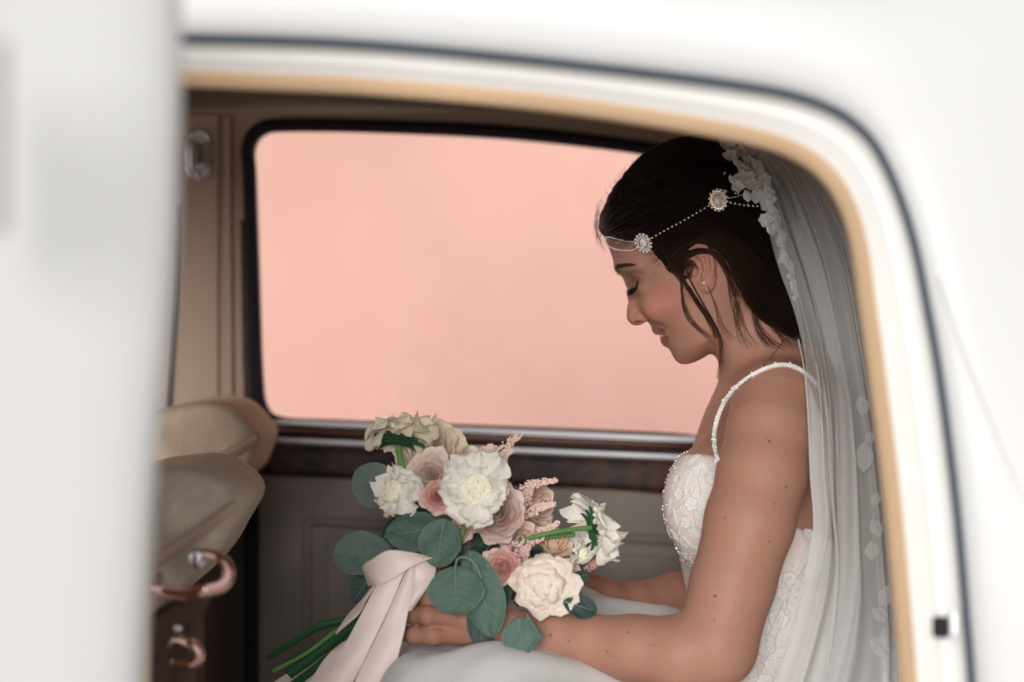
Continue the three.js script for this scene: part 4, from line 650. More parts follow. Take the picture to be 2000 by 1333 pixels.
  for (let k = 0; k < 16; k++) { const x0 = mix(-0.12, 0.1, r5()), z0 = mix(0.12, 0.26, r5()), a = -0.5 + 0.7 * r5(), Ln = 0.16 + 0.14 * r5(), w = 0.006 + 0.012 * r5(), sg = (r5() - 0.5) * 0.12; part('tulle_fold', grid(6, 40, (u, v) => { const x = x0 + (v - 0.3) * Ln * Math.cos(a) - (u - 0.5) * w * Math.sin(a) * Math.sin(3.1 * clamp(v, 0.02, 1)), z = z0 + (v - 0.3) * Ln * Math.sin(a) + sg * (v - 0.4) ** 2 + (u - 0.5) * w * Math.cos(a) * Math.sin(3.1 * clamp(v, 0.02, 1)); return V3(x, lap(x, z) + 0.003 + 0.006 * Math.sin(Math.PI * u) * Math.sin(Math.PI * v), z); }, (u, v) => [u * 0.02, v * 0.2]), M.tulle, dress); }
  // skirt back and hip drape, right of the elbow
  part('skirt_back', grid(60, 50, (u, v) => { const x = mix(at(1600, 0, 0.1).x, at(1830, 0, 0.1).x, u), y = EYE - mix(0.235, 0.62, v), z = 0.10 + 0.07 * Math.sin(Math.PI * u) + 0.008 * Math.sin(u * 30 + v * 3) + 0.09 * v - 0.12 * sstep(0.16, 0, v + 0.3 * (u - 0.6) ** 2); return V3(x, y, z); }), M.skirt, dress);

  // ----- veil
  const veil = group('veil', bride, 'long white tulle veil with lace edge hanging from the back of the head');
  const L = [[1452, 292, 0.055], [1484, 360, 0.078], [1500, 430, 0.092], [1522, 510, 0.102], [1543, 590, 0.12], [1560, 665, 0.155], [1573, 735, 0.205], [1580, 830, 0.232], [1584, 930, 0.24], [1590, 1030, 0.24], [1572, 1130, 0.24], [1546, 1230, 0.245], [1515, 1335, 0.25], [1470, 1480, 0.26]];
  const Rr = [[1530, 272, 0.0], [1590, 330, 0.02], [1645, 420, 0.04], [1690, 530, 0.06], [1718, 660, 0.08], [1738, 790, 0.1], [1754, 920, 0.12], [1768, 1060, 0.13], [1780, 1200, 0.14], [1790, 1330, 0.15], [1800, 1480, 0.16], [1805, 1500, 0.16], [1808, 1520, 0.16], [1810, 1560, 0.16]];
  const curve = (pp, dx = 0, dz = 0) => new THREE.CatmullRomCurve3(pp.map((p) => at(p[0] + dx, p[1], p[2] + dz)), false, 'centripetal');
  const sheet = (A, B, amp, fr, ph, mat, name = 'tulle', uv = 1) => part(name, grid(72, 90, (u, v) => {
    const a = A.getPoint(v), b = B.getPoint(v), p = a.lerp(b, u), k = sstep(0, 0.25, v), w = u * fr + ph + 1.2 * vnoise(u * 3 + ph, v * 2.5);
    p.z += (amp * 0.45 * k + 0.0015) * (Math.sin(w * 6.28) + 0.5 * Math.sin(w * 14.1 + v * 2)) + 0.02 * Math.sin(Math.PI * u) * (1 - 0.4 * v); p.x += 0.003 * Math.sin(w * 6.28 + 1.3) * k; return p;
  }, (u, v) => [u * 0.16 * uv, v * 0.7 * uv]), mat, veil);
  const CL = curve(L), CR = curve(Rr);
  sheet(CL, CR, 0.007, 4.2, 0.1, M.tulleThin);
  sheet(curve(L, 40, -0.03), curve(Rr, 6, -0.05), 0.008, 5.3, 0.5, M.tulle);
  sheet(curve(L, 72, -0.08), curve(Rr, -14, -0.1), 0.009, 3.7, 0.8, M.tulle);
  sheet(curve(L, 80, -0.14), curve(Rr, -8, -0.16), 0.008, 4.9, 0.3, M.tulle);
  // gathered pleats: narrow doubled bands that follow the fall
  const between = (u, v, dz = 0.003) => { const p = CL.getPoint(v).lerp(CR.getPoint(v), u); p.z += 0.02 * Math.sin(Math.PI * u) * (1 - 0.4 * v) + 0.008 + dz; return p; };
  for (let k = 0; k < 9; k++) { const u0 = 0.02 + 0.93 * r5(), w = 0.012 + 0.05 * r5() * r5(), v0 = 0.02 + 0.35 * r5(), v1 = Math.min(0.99, v0 + 0.25 + 0.5 * r5()), dr = (r5() - 0.5) * 0.25; part('pleat', grid(4, 40, (u, v) => { const q = mix(v0, v1, v), s = u0 + dr * (v - 0.3) + 0.02 * Math.sin(v * 5 + k); return between(clamp(s + (u - 0.5) * w * Math.sin(Math.PI * clamp(v, 0.03, 1)) , 0, 1), q, 0.002 + 0.0035 * Math.sin(u * Math.PI)); }, (u, v) => [u * 0.02, v * 0.4]), M.tulleThin, veil); }
  part('hem', tube(CL.getPoints(120).slice(46), 0.0008, 5), M.lace, veil);
  part('hem', tube(curve(L.map((p) => [p[0] + 26, p[1], p[2] + 0.004])).getPoints(120).slice(52, 96), 0.0006, 5), M.lace, veil);
  part('hem_band', grid(4, 60, (u, v) => { const q = 0.44 + v * 0.33, p = CL.getPoint(q); p.x += u * 0.014 * sstep(0, 0.35, v); p.z += 0.003 + 0.002 * Math.sin(u * 3.1); return p; }, (u, v) => [u * 0.014, v * 0.25]), M.tulleThin, veil);
  // lace sewn along the front edge and down the fall
  const vm = [laceLeaf(0.017, 0.0055), laceLeaf(0.012, 0.0045), laceFlower(5, 0.008, 0.12, 21), rimmedFlower(5, 0.0075, 22)];
  const onVeil = (p, k, spin, s, m = M.lace) => part('lace_motif', place(vm[k], p, V3(-0.25, 0.1, 1), spin, s), m, veil);
  for (let k = 0; k < 26; k++) { const v = 0.04 + 0.26 * k / 25, p = between(0.02 + 0.06 * r5(), v, 0.0); p.x += 0.002; onVeil(p, k % 4, -1.2 + 0.9 * (r5() - 0.5), 0.85 - 0.45 * k / 25 + 0.2 * r5(), k > 9 ? M.laceSheer : M.lace); }
  for (let k = 0; k < 15; k++) { const v = 0.42 + 0.52 * k / 14; onVeil(between(0.60 + 0.06 * Math.sin(k * 2.3) + 0.05 * v, v, -0.002), k % 2, -1.4 + 1.4 * (r5() - 0.5), 1 + 0.7 * r5(), M.laceSheer); }
  // lace blossoms on the comb
  const comb = group('hair_comb', bride, 'white lace blossoms on the comb that holds the veil');
  const cf = [laceFlower(5, 0.0092, 0.3, 31), laceFlower(6, 0.0066, 0.4, 32), laceLeaf(0.013, 0.0042), laceFlower(5, 0.0058, 0.5, 33)];
  for (const [x, y, k, a, s] of [[1412, 275, 3, 1, 1], [1428, 292, 1, 1, 0.9], [1460, 303, 1, 2, 0.9], [1450, 330, 3, 0, 1], [1470, 342, 3, 2, 1], [1490, 318, 1, 0.5, 1], [1474, 272, 1, 0, 1], [1490, 284, 3, 0, 1], [1440, 365, 3, 1, 1], [1494, 362, 1, 2, 1], [1418, 284, 1, 0, 1], [1436, 276, 3, 0, 1], [1452, 270, 0, 0, 0.9], [1425, 306, 3, 0.5, 1.2], [1445, 298, 1, 0.2, 1], [1466, 290, 0, 1, 1], [1484, 300, 3, 0, 1.2], [1440, 318, 2, -0.9, 1], [1462, 316, 3, 0, 1.1], [1452, 352, 0, 0.3, 1.15], [1478, 330, 1, 0, 1.1], [1432, 352, 2, 2.4, 0.9], [1470, 362, 3, 0, 1.2], [1459, 383, 2, -1.3, 1], [1486, 352, 0, 0.6, 0.9], [1478, 384, 1, 0, 1], [1492, 378, 2, -1.1, 1.1], [1497, 402, 3, 0, 1.1], [1505, 330, 1, 0, 1], [1500, 306, 2, 0.4, 1.2], [1512, 352, 2, -1, 1], [1495, 430, 1, 0, 1], [1506, 448, 2, -1.2, 1.1]]) {
    const p = onto(F_hair, x, y, 0.004, 0.15) ?? at(x, y, 0.03); grad(F_hair, p, 0.004, GT); part('lace_blossom', place(cf[k], p, V3(GT.x, GT.y, Math.abs(GT.z) + 0.7), a, s), M.lace, comb); }
  part('comb_beads', merge([...Array(40).keys()].map(() => { const x = mix(1412, 1500, r5()), y = mix(272, 400, r5()), p = onto(F_hair, x, y, 0.006, 0.15) ?? at(x, y, 0.03); return new THREE.IcosahedronGeometry(0.0009, 1).translate(p.x, p.y, p.z); })), M.bead, comb, undefined, 'stuff');

  // ----- headpiece
  const hp = group('headpiece', bride, 'jewelled hair chain with two oval crystal medallions'), over = (x, y, o = 0.003) => { const F = (a, b, c) => Math.min(F_hair(a, b, c), F_body(a, b, c)); return onto(F, x, y, o, 0.15) ?? at(x, y, 0.012); };
  const medal = (x, y, r, n, spin) => {
    const p = over(x, y, 0.004), F = F_hair; grad(F, p, 0.004, GT); const N = V3(GT.x * 0.6, GT.y * 0.6, Math.abs(GT.z) + 0.4).normalize(), m = group('medallion', hp), g = (q) => place(q, p, N, spin);
    part('gem', g(new THREE.IcosahedronGeometry(r * 0.52, 1).scale(0.82, 1.05, 0.5)), M.gem, m);
    part('setting', g(merge([new THREE.TorusGeometry(r * 0.56, r * 0.07, 6, 30).scale(0.85, 1.08, 1), new THREE.CylinderGeometry(r * 0.9, r * 0.9, 0.0012, 24).rotateX(Math.PI / 2).scale(0.87, 1.06, 1).translate(0, 0, -0.0008)])), M.gold, m);
    const q = []; for (let k = 0; k < n; k++) { const a = k / n * 6.283; q.push(new THREE.IcosahedronGeometry(r * 0.135, 0).rotateZ(a).translate(Math.cos(a) * r * 0.7 * 0.87, Math.sin(a) * r * 0.7 * 1.06, 0.0008)); }
    for (let k = 0; k < n - 2; k++) { const a = (k + 0.5) / (n - 2) * 6.283; q.push(new THREE.IcosahedronGeometry(r * 0.165, 1).rotateX(a).translate(Math.cos(a) * r * 0.98 * 0.87, Math.sin(a) * r * 0.98 * 1.06, 0.0004)); }
    part('crystals', g(merge(q)), M.gem, m);
  };
  medal(1257, 475, 0.0095, 16, 0.35); medal(1403, 391, 0.0102, 16, 0.1);
  const cg = [], cb = []; const link = (pp, n, rb, rc = 0.00045, o = 0.0032) => { const c = new THREE.CatmullRomCurve3(pp.map((p) => (p[2] === undefined ? over(p[0], p[1], o) : at(...p))), false, 'centripetal'); cg.push(tube(c.getPoints(50), rc, 5)); for (let k = 0; k < n; k++) { const p = c.getPointAt((k + 0.5) / n); cb.push(new THREE.IcosahedronGeometry(rb, 1).translate(p.x, p.y, p.z + 0.0006)); } };
  link([[1270, 467], [1300, 450], [1330, 434], [1360, 417], [1388, 400]], 15, 0.00105);
  link([[1415, 387], [1432, 386], [1450, 380], [1466, 372]], 9, 0.0009); link([[1414, 393], [1436, 398], [1460, 402], [1484, 403]], 8, 0.0012); link([[1407, 380], [1421, 372]], 2, 0.0015);
  link([[1248, 472], [1228, 472], [1208, 468], [1192, 464], [1184, 464, 0.012], [1181, 465, 0.0]], 26, 0.0009, 0.0005, 0.002); link([[1250, 484], [1232, 489], [1212, 489], [1196, 485], [1187, 478, 0.012], [1182, 468, 0.0]], 34, 0.0009, 0.0005, 0.002);
  part('chain', merge(cg), M.gold, hp); part('chain_crystals', merge(cb), M.gem, hp, undefined, 'stuff');
  const ear = onto(F_body, 1375, 553, 0.0012, 0.13); if (ear) part('earring', new THREE.IcosahedronGeometry(0.0017, 1).translate(ear.x, ear.y, ear.z), M.gem, bride, 'small crystal ear stud');
  const nk = [[1530, 668], [1512, 690], [1492, 714], [1470, 735], [1450, 752]].map((p) => onto(F_body, p[0], p[1], 0.0008, 0.2) ?? at(p[0], p[1], 0.05)); nk.push(at(1436, 772, 0.02), at(1425, 790, 0.015));
  part('necklace', tube(smooth(nk, 40), 0.00045, 5), M.gold, bride, 'fine gold neck chain');
}

// ---------- bouquet ----------
const bouquet = thing('bouquet', 'bouquet of blush roses, white scabiosa and eucalyptus tied with pale pink ribbon', 'bouquet', at(800, 1180, 0.17));
{
  const r = rng(404), O = bouquet.position;
  const loc = (px, py, z) => at(px, py, z).sub(O);
  const shift = (g) => g.translate(-O.x, -O.y, -O.z);
  // one petal: cupped sheet on a bowl of radius R and height H round +z; colours run from base to rim
  const C = srgb;
  function petal({ phi, R, H, half, curl, wave, seed, base, rim, notch = 0, lean = 0, close = 0, nu = 11, nv = 9 }) {
    const q = rng(seed), w1 = q() * 6, w2 = q() * 6, tw = (q() - 0.5) * 0.25;
    const g = grid(nu, nv, (u, v) => {
      const s = (u - 0.5) * 2, top = 1 - 0.16 * s * s - 0.06 * Math.abs(s) ** 6 - 0.07 * vnoise(u * 5 + seed, seed * 3.7) + notch * Math.exp(-s * s * 16) * -0.1, vv = v * top, k = Math.max(0, (vv - 0.68) / 0.32);
      const wide = half * Math.sin(Math.PI * clamp(0.16 + 0.62 * v, 0, 1)) ** 0.75, a = phi + s * wide + tw * vv;
      let rad = R * (0.16 + 0.84 * Math.sin(vv * Math.PI / 2) ** 0.8) * (1 - 0.10 * s * s * (1 - curl)) + R * 0.30 * curl * k * k - R * 0.42 * close * vv ** 3, h = H * vv ** 1.25 - H * 0.34 * curl * k * k;
      rad += R * wave * vv * vv * (Math.sin(s * 5 + w1) * 0.6 + Math.sin(s * 11 + w2) * 0.3); h += H * wave * vv * vv * Math.sin(s * 7 + w2) * 0.7;
      return V3(rad * Math.cos(a), rad * Math.sin(a), h - lean * R);
    });
    const uv = g.attributes.uv; return tint(g, (p, i) => { const v = uv.getY(i), e = Math.abs(uv.getX(i) - 0.5) * 2; return base.clone().lerp(rim, sstep(0.05, 0.85, v)).multiplyScalar(0.94 + 0.12 * vnoise(uv.getX(i) * 16 + seed, v * 1.5, seed)).lerp(C(206, 172, 140), 0.25 * sstep(0.93, 1, v) * vnoise(uv.getX(i) * 9, seed * 2.3)); });
  }
  function rose(name, px, py, z, Rpx, ax, n, pal, label, { open = 1, curl = 0.6, wave = 0.05, seed = 1, tight = 0.05 } = {}) {
    const f = group(name, bouquet, label), R = mm(Rpx * 1.13, z), q = rng(seed * 97), [c0, c1, c2, c3] = pal;   // centre base, centre rim, outer base, outer rim
    f.position.copy(loc(px, py, z)); f.quaternion.setFromUnitVectors(V3(0, 0, 1), V3(...ax).normalize()); f.rotateZ(seed);
    for (let i = 0; i < n; i++) {
      const t = i / (n - 1), rad = R * mix(tight, 0.86, t ** 0.95) * (0.94 + 0.12 * q()), H = R * (t < 0.72 ? mix(0.86, 0.74, t / 0.72) : mix(0.74, 0.36, (t - 0.72) / 0.28)) * (0.93 + 0.14 * q());
      part('petal', petal({ phi: i * 2.4 + 0.5 * (q() - 0.5), R: rad, H, half: mix(1.7, 0.86, t ** 0.6) * (0.9 + 0.2 * q()), close: Math.max(0, 0.9 - 1.25 * t), curl: curl * t ** 1.2 * (0.7 + 0.6 * q()), wave: wave * (0.5 + t), seed: seed * 100 + i, base: c0.clone().lerp(c2, t), rim: c1.clone().lerp(c3, t ** 0.7), notch: q(), lean: 0.05 * t }), M.petal, f);
    }
    part('receptacle', new THREE.SphereGeometry(R * 0.26, 14, 10).scale(1, 1, 0.7).translate(0, 0, -R * 0.1), M.stemLight, f);
    return f;
  }
  rose('garden_rose', 842, 895, 0.13, 72, [0.05, 0.55, 1], 30, [C(228, 205, 190), C(232, 214, 206), C(242, 226, 196), C(244, 230, 204)], 'large cream garden rose at the top of the bouquet', { seed: 3, curl: 0.7, wave: 0.09 });
  rose('rose', 845, 930, 0.165, 52, [-0.15, 0.2, 1], 24, [C(234, 208, 198), C(244, 226, 216), C(246, 226, 212), C(248, 234, 222)], 'blush rose below the cream rose', { seed: 5, curl: 0.6 });
  rose('spray_rose', 853, 972, 0.205, 39, [0.15, 0.12, 1], 24, [C(236, 170, 168), C(246, 202, 197), C(244, 200, 194), C(248, 220, 212)], 'small pink spray rose left of the large white scabiosa', { seed: 7, curl: 0.45, tight: 0.06 });
  rose('rose', 968, 1012, 0.175, 64, [0.05, 0.42, 1], 30, [C(204, 170, 164), C(228, 202, 195), C(236, 211, 202), C(242, 222, 213)], 'dusty mauve rose under the large white scabiosa', { seed: 9, curl: 0.55 });
  rose('rose', 1032, 995, 0.12, 56, [0.75, 0.15, 0.6], 20, [C(224, 192, 183), C(238, 212, 203), C(240, 214, 202), C(246, 225, 214)], 'dusty pink rose at the right edge', { seed: 11, curl: 0.6 });
  rose('spray_rose', 985, 1110, 0.205, 45, [-0.25, 0.1, 1], 28, [C(236, 174, 170), C(245, 207, 201), C(242, 198, 191), C(248, 219, 210)], 'pink ruffled spray rose beside the cream peony', { seed: 13, curl: 0.25, wave: 0.1, tight: 0.05 });
  rose('rose', 1075, 1075, 0.15, 46, [0.4, 0.7, 0.6], 16, [C(238, 206, 184), C(244, 216, 194), C(244, 214, 188), C(246, 222, 198)], 'peach cream rose behind the peony', { seed: 15, curl: 0.6 });
  rose('rose', 900, 912, 0.125, 46, [0.2, 0.4, 1], 20, [C(236, 212, 200), C(246, 230, 218), C(246, 230, 214), C(248, 236, 222)], 'pale blush rose between the cream rose and the astilbe', { seed: 17, curl: 0.6 });
  rose('rose', 1012, 1052, 0.165, 38, [0.3, -0.2, 1], 18, [C(226, 190, 182), C(240, 212, 204), C(240, 212, 200), C(246, 224, 212)], 'small blush rose beside the green stem', { seed: 19, curl: 0.5 });
  rose('spray_rose', 905, 1030, 0.18, 30, [-0.2, -0.4, 1], 16, [C(236, 200, 190), C(246, 222, 212), C(244, 220, 206), C(248, 232, 220)], 'small pale rose over the eucalyptus', { seed: 21, curl: 0.5 });
  // peony: guard petals and many small cupped inner petals in clumps
  {
    const px = 1062, py = 1142, z = 0.205, f = group('peony', bouquet, 'full cream peony rose at the lower right'), R = mm(72, z), q = rng(55); f.position.copy(loc(px, py, z)); f.quaternion.setFromUnitVectors(V3(0, 0, 1), V3(0.08, -0.02, 1).normalize());
    const cb = C(240, 214, 202), cr = C(250, 240, 228);
    for (let i = 0; i < 9; i++) part('petal', petal({ phi: i * 0.72 + 0.2 * q(), R: R * (0.78 + 0.12 * q()), H: R * (0.45 + 0.2 * q()), half: 0.62, curl: 0.25 + 0.4 * q(), wave: 0.07, seed: 700 + i, base: cb, rim: cr, notch: q() }), M.petal, f);
    for (let i = 0; i < 46; i++) {
      const t = Math.sqrt((i + 0.5) / 46), a = i * 2.4 + 0.5 * q(), d = R * 0.66 * t, S = R * mix(0.30, 0.36, t) * (0.85 + 0.3 * q()), hz = R * (0.62 - 0.38 * t * t + 0.10 * q());
      const g = grid(7, 6, (u, v) => { const s = (u - 0.5) * 2, w = Math.sin(Math.PI * clamp(0.12 + 0.76 * v, 0, 1)) ** 0.6; return V3(S * 0.78 * s * w, S * (v - 0.35) * (1 - 0.14 * s * s), S * (0.55 * (1 - (1.35 * v - 0.55) ** 2 * 1.1) - 0.32 * s * s) + S * 0.06 * Math.sin(s * 5 + i)); });
      const uv = g.attributes.uv; tint(g, (p, k) => cb.clone().lerp(cr, sstep(0.0, 0.6, uv.getY(k))).multiplyScalar(0.98 + 0.04 * q()));
      const out = V3(Math.cos(a) * (0.25 + 0.9 * t), Math.sin(a) * (0.25 + 0.9 * t), 1.0 - 0.25 * t).normalize();
      part('petal', place(g, V3(Math.cos(a) * d, Math.sin(a) * d, hz - R * 0.25), out, a - Math.PI / 2 + (q() - 0.5) * 1.4 + Math.PI), M.petal, f);
    }
    part('receptacle', new THREE.SphereGeometry(R * 0.55, 16, 12).translate(0, 0, -R * 0.05), M.petal.clone().setValues ? M.stemLight : M.stemLight, f);
  }
  // scabiosa: ruffled ray florets round a pincushion
  function scabiosa(px, py, z, Rpx, ax, seed, label, { n = 9, spread = 1, white = C(244, 240, 230), warm = C(240, 234, 214), wf = 1, keep = () => true } = {}) {
    const f = group('scabiosa', bouquet, label), R = mm(Rpx, z), q = rng(seed * 31); f.position.copy(loc(px, py, z)); f.quaternion.setFromUnitVectors(V3(0, 0, 1), V3(...ax).normalize());
    for (let ring = 0; ring < 3; ring++) for (let k = 0; k < [n, n - 1, 7][ring]; k++) {
      const a = (k + 0.4 * q() + ring * 0.5) / [n, n - 1, 7][ring] * Math.PI * 2; if (!keep(a, ring)) continue;
      const L = R * [1, 0.76, 0.5][ring] * (0.74 + 0.42 * q()), W = L * [0.52, 0.5, 0.46][ring] * wf * (0.75 + 0.5 * q()), tws = (q() - 0.5) * 0.9 * spread, r0 = R * [0.26, 0.2, 0.14][ring], up = R * [0.10, 0.24, 0.34][ring], dr = (q() - 0.5) * 0.75 * spread, p1 = q() * 6, lob = 2 + Math.floor(q() * 2);
      const g = grid(18, 10, (u, v) => {
        const s = (u - 0.5) * 2, scal = 1 - 0.13 * Math.abs(Math.sin(s * lob * 1.57 + p1)) - 0.05 * s * s - 0.04 * Math.abs(Math.sin(s * 9 + p1)), d = r0 + (L - r0) * v * scal, w = W * (0.2 + 0.8 * sstep(0, 0.7, v)) * Math.sqrt(1 - 0.8 * Math.max(0, (v - 0.6) / 0.4) ** 2.4) * s;
        const h = up * (1 - v * 0.4) + L * (dr * v * v + 0.11 * v * Math.sin(s * 5.5 + p1) + 0.05 * v * v * Math.sin(s * 9 + p1 * 2)) - 0.14 * L * s * s * v + w * tws * v;
        return V3(d * Math.cos(a) - w * Math.sin(a), d * Math.sin(a) + w * Math.cos(a), h);
      });
      const uv = g.attributes.uv; tint(g, (p, i) => warm.clone().lerp(white, sstep(0, 0.6, uv.getY(i)))); part('petal', g, M.petal, f);
    }
    const fl = []; fl.push(tint(new THREE.SphereGeometry(R * 0.38, 18, 10).scale(1, 1, 0.5).translate(0, 0, R * 0.2), () => C(238, 232, 210)));
    for (let k = 0; k < 300; k++) { const t = Math.sqrt(q()), a = q() * 6.28, s = R * (0.014 + 0.018 * q()); fl.push(tint(new THREE.IcosahedronGeometry(s, 1).scale(1, 1, 1.5).translate(Math.cos(a) * R * 0.37 * t, Math.sin(a) * R * 0.37 * t, R * (0.42 - 0.16 * t * t)), () => C(240, 234, 208).lerp(white, 0.6 * q()))); }
    for (let k = 0; k < 7; k++) { const t = 0.5 + 0.5 * q(), a = q() * 6.28; fl.push(tint(new THREE.IcosahedronGeometry(R * 0.014, 0).translate(Math.cos(a) * R * 0.3 * t, Math.sin(a) * R * 0.3 * t, R * 0.5), () => C(112, 96, 74))); }
    part('pincushion', merge(fl), M.floret, f, undefined, 'stuff');
    const cal = []; part('calyx', new THREE.SphereGeometry(R * 0.15, 14, 10).scale(1, 1, 0.75).translate(0, 0, -R * 0.02), M.stem, f);
    for (let k = 0; k < 9; k++) { const a = k / 9 * 6.283 + 0.2 * q(), L = R * (0.42 + 0.22 * q()), up = -R * 0.08; part('sepal', grid(4, 7, (u, v) => { const w = R * 0.06 * Math.sin(Math.PI * clamp(v * 0.9 + 0.12, 0, 1)) * (u - 0.5) * 2, d = R * 0.06 + L * v; return V3(d * Math.cos(a) - w * Math.sin(a), d * Math.sin(a) + w * Math.cos(a), up + 0.06 * R * Math.sin(v * 3) - 0.08 * R * (1 - (2 * u - 1) ** 2)); }), M.stem, f); }
    return f;
  }
  const cream = { white: C(238, 228, 206), warm: C(232, 218, 188) };
  scabiosa(932, 956, 0.222, 80, [-0.02, 0.05, 1], 2, 'large white scabiosa facing us in the middle', { n: 9 });
  scabiosa(776, 856, 0.165, 88, [0.08, 0.93, -0.42], 4, 'cream scabiosa seen from behind at the upper left', { ...cream, spread: 1.2 });
  scabiosa(775, 962, 0.19, 56, [-0.55, 0.25, 0.8], 6, 'white scabiosa at the left over the eucalyptus', { n: 8, spread: 1.2 });
  scabiosa(1160, 1034, 0.16, 74, [0.95, 0.14, -0.30], 8, 'white scabiosa on a green stem leaning out to the right', { n: 12, spread: 1.1, wf: 0.9 });
  scabiosa(1128, 1082, 0.15, 44, [0.75, -0.3, 0.35], 10, 'smaller white scabiosa tucked behind the peony', { n: 7, spread: 1.2 });

  // astilbe sprays
  function astilbe(pp, w, seed, c = C(232, 204, 190)) {
    const f = group('astilbe', bouquet), q = rng(seed), cv = new THREE.CatmullRomCurve3(pp.map((p) => loc(...p))), l = []; part('stem', tube(cv.getPoints(16), 0.0007, 5), M.stemLight, f);
    for (let k = 0; k < 190; k++) { const t = q() ** 0.8, p = cv.getPoint(t), R = mm(w, 0.15) * (1 - 0.8 * t) + 0.0008, a = q() * 6.28, d = R * (0.3 + 0.8 * q()), s = 0.00075 + 0.0006 * q(); l.push(tint(new THREE.IcosahedronGeometry(s, 0).scale(1, 1.6, 1).rotateZ(a).translate(p.x + Math.cos(a) * d, p.y + Math.sin(a) * d, p.z + (q() - 0.5) * R * 1.6), () => c.clone().multiplyScalar(0.8 + 0.35 * q()))); }
    part('florets', merge(l), M.floret, f, undefined, 'stuff');
  }
  astilbe([[930, 925, 0.13], [955, 895, 0.13], [985, 875, 0.13], [1014, 851, 0.13]], 20, 1); astilbe([[925, 910, 0.13], [945, 885, 0.13], [960, 872, 0.13]], 15, 2); astilbe([[970, 905, 0.13], [985, 890, 0.13], [1000, 880, 0.13]], 11, 12);
  astilbe([[1005, 985, 0.16], [1025, 955, 0.16], [1050, 945, 0.16], [1086, 939, 0.16]], 15, 3); astilbe([[1010, 1000, 0.165], [1022, 975, 0.165], [1035, 958, 0.165]], 22, 4, C(214, 180, 168)); astilbe([[1030, 1005, 0.16], [1055, 992, 0.16], [1084, 985, 0.16]], 10, 5);
  astilbe([[1040, 1050, 0.16], [1062, 1038, 0.16], [1090, 1022, 0.16]], 12, 6); astilbe([[985, 1085, 0.18], [1010, 1068, 0.18], [1060, 1050, 0.18]], 22, 7, C(228, 194, 188)); astilbe([[1010, 1100, 0.18], [1020, 1085, 0.18], [1030, 1070, 0.18]], 18, 8, C(226, 188, 182)); astilbe([[1150, 1110, 0.14], [1165, 1100, 0.14], [1176, 1096, 0.14]], 8, 9, C(190, 150, 140));
  astilbe([[888, 1090, 0.16], [905, 1080, 0.16], [915, 1060, 0.16]], 16, 10, C(110, 96, 110));

  // eucalyptus leaves: round blades with a pale midrib; base, tip, width, tilt about both axes, tone
  function leaf(b, t, w, z, bend, roll, tone, notch = 0) {
    const B = loc(b[0], b[1], z + (b[2] ?? 0)), T = loc(t[0], t[1], z + (t[2] ?? 0)), A = T.clone().sub(B), L = A.length(), side = V3(-A.y, A.x, 0).normalize().multiplyScalar(Math.cos(roll)).add(V3(0, 0, Math.sin(roll))), up = V3().crossVectors(A.clone().normalize(), side).normalize(); if (up.z < 0) up.negate();
    const W = mm(w / 2, z), f = (u, v, o = 0) => { const s = (u - 0.5) * 2, e = Math.sin(Math.PI * clamp(v, 0, 1)) ** 0.55 * (0.88 + 0.16 * Math.sin(v * 2.2)) * (1 + 0.018 * Math.sin(v * 17 + w)), k = v - notch * 0.07 * (1 - Math.abs(s)) * sstep(0.75, 1, v) - notch * 0.05 * (1 - Math.abs(s)) * (v < 0.2 ? (1 - v * 5) * -1 : 0); return B.clone().addScaledVector(A, k).addScaledVector(side, W * e * s).addScaledVector(up, L * (bend * (0.25 - (v - 0.5) ** 2) + 0.05 * s * s * e) + W * 0.035 * Math.sin(v * 8 + s * 5 + w) + o); };
    const lf = part('eucalyptus_leaf', tint(grid(26, 34, f), (p, i) => { const v = Math.floor(i / 27) / 34, s = Math.abs((i % 27) / 26 - 0.5) * 2, q = (v * 7 - s * 1.5 + 9) % 1, vn = Math.exp(-(((q - 0.5) / 0.1) ** 2)) * (1 - s) * 0.16, rim = sstep(0.9, 1, s) * 0.2; return tone.clone().multiplyScalar(0.78 + 0.42 * fbm(p.x * 70 + w, p.y * 70, p.z * 70, 3)).lerp(gV, vn + rim); }), M.leaf, bouquet);
    part('vein', tube([...Array(13).keys()].map((i) => f(0.5, 0.01 + i / 12 * 0.86, 0.0004)), (q) => 0.00075 * (1 - 0.7 * q), 5), M.vein, lf);
    return lf;
  }
  const gV = C(150, 166, 152), gA = C(90, 108, 101), gB = C(78, 102, 90), gC = C(60, 80, 72), gD = C(44, 60, 55), gE = C(98, 112, 107);
  leaf([775, 985], [694, 918, -0.005], 88, 0.135, 0.1, 0.2, gE, 1);
  leaf([800, 985, -0.01], [830, 1045, 0.01], 70, 0.16, 0.1, 0.1, gD, 0);
  leaf([872, 1025, -0.01], [752, 1046, 0.0], 84, 0.195, 0.16, -0.35, gB, 1);
  leaf([868, 1012, -0.006], [854, 1110, 0.008], 86, 0.212, 0.12, 0.3, gB, 0.4);
  leaf([862, 1020, -0.006], [900, 1072, 0.0], 58, 0.18, 0.1, -0.3, gC, 0);
  leaf([765, 1075, 0.0], [650, 1092, -0.004], 88, 0.165, 0.16, 0.4, gA, 1);
  leaf([728, 1120], [690, 1178, 0.0], 58, 0.15, 0.12, 0.3, gC, 0.3);
  leaf([745, 1060, 0], [770, 1010, 0], 26, 0.15, 0.1, 0.6, gC, 0);
  leaf([889, 1106, 0.0], [892, 1202, 0.004], 112, 0.232, 0.14, 0.1, gB, 0.6);
  leaf([915, 1075, -0.01], [965, 1246, 0.01], 84, 0.222, 0.12, -0.25, gB, 0.3);
  leaf([945, 1120, 0], [940, 1275, 0.006], 58, 0.214, 0.1, 0.3, gC, 0.4);
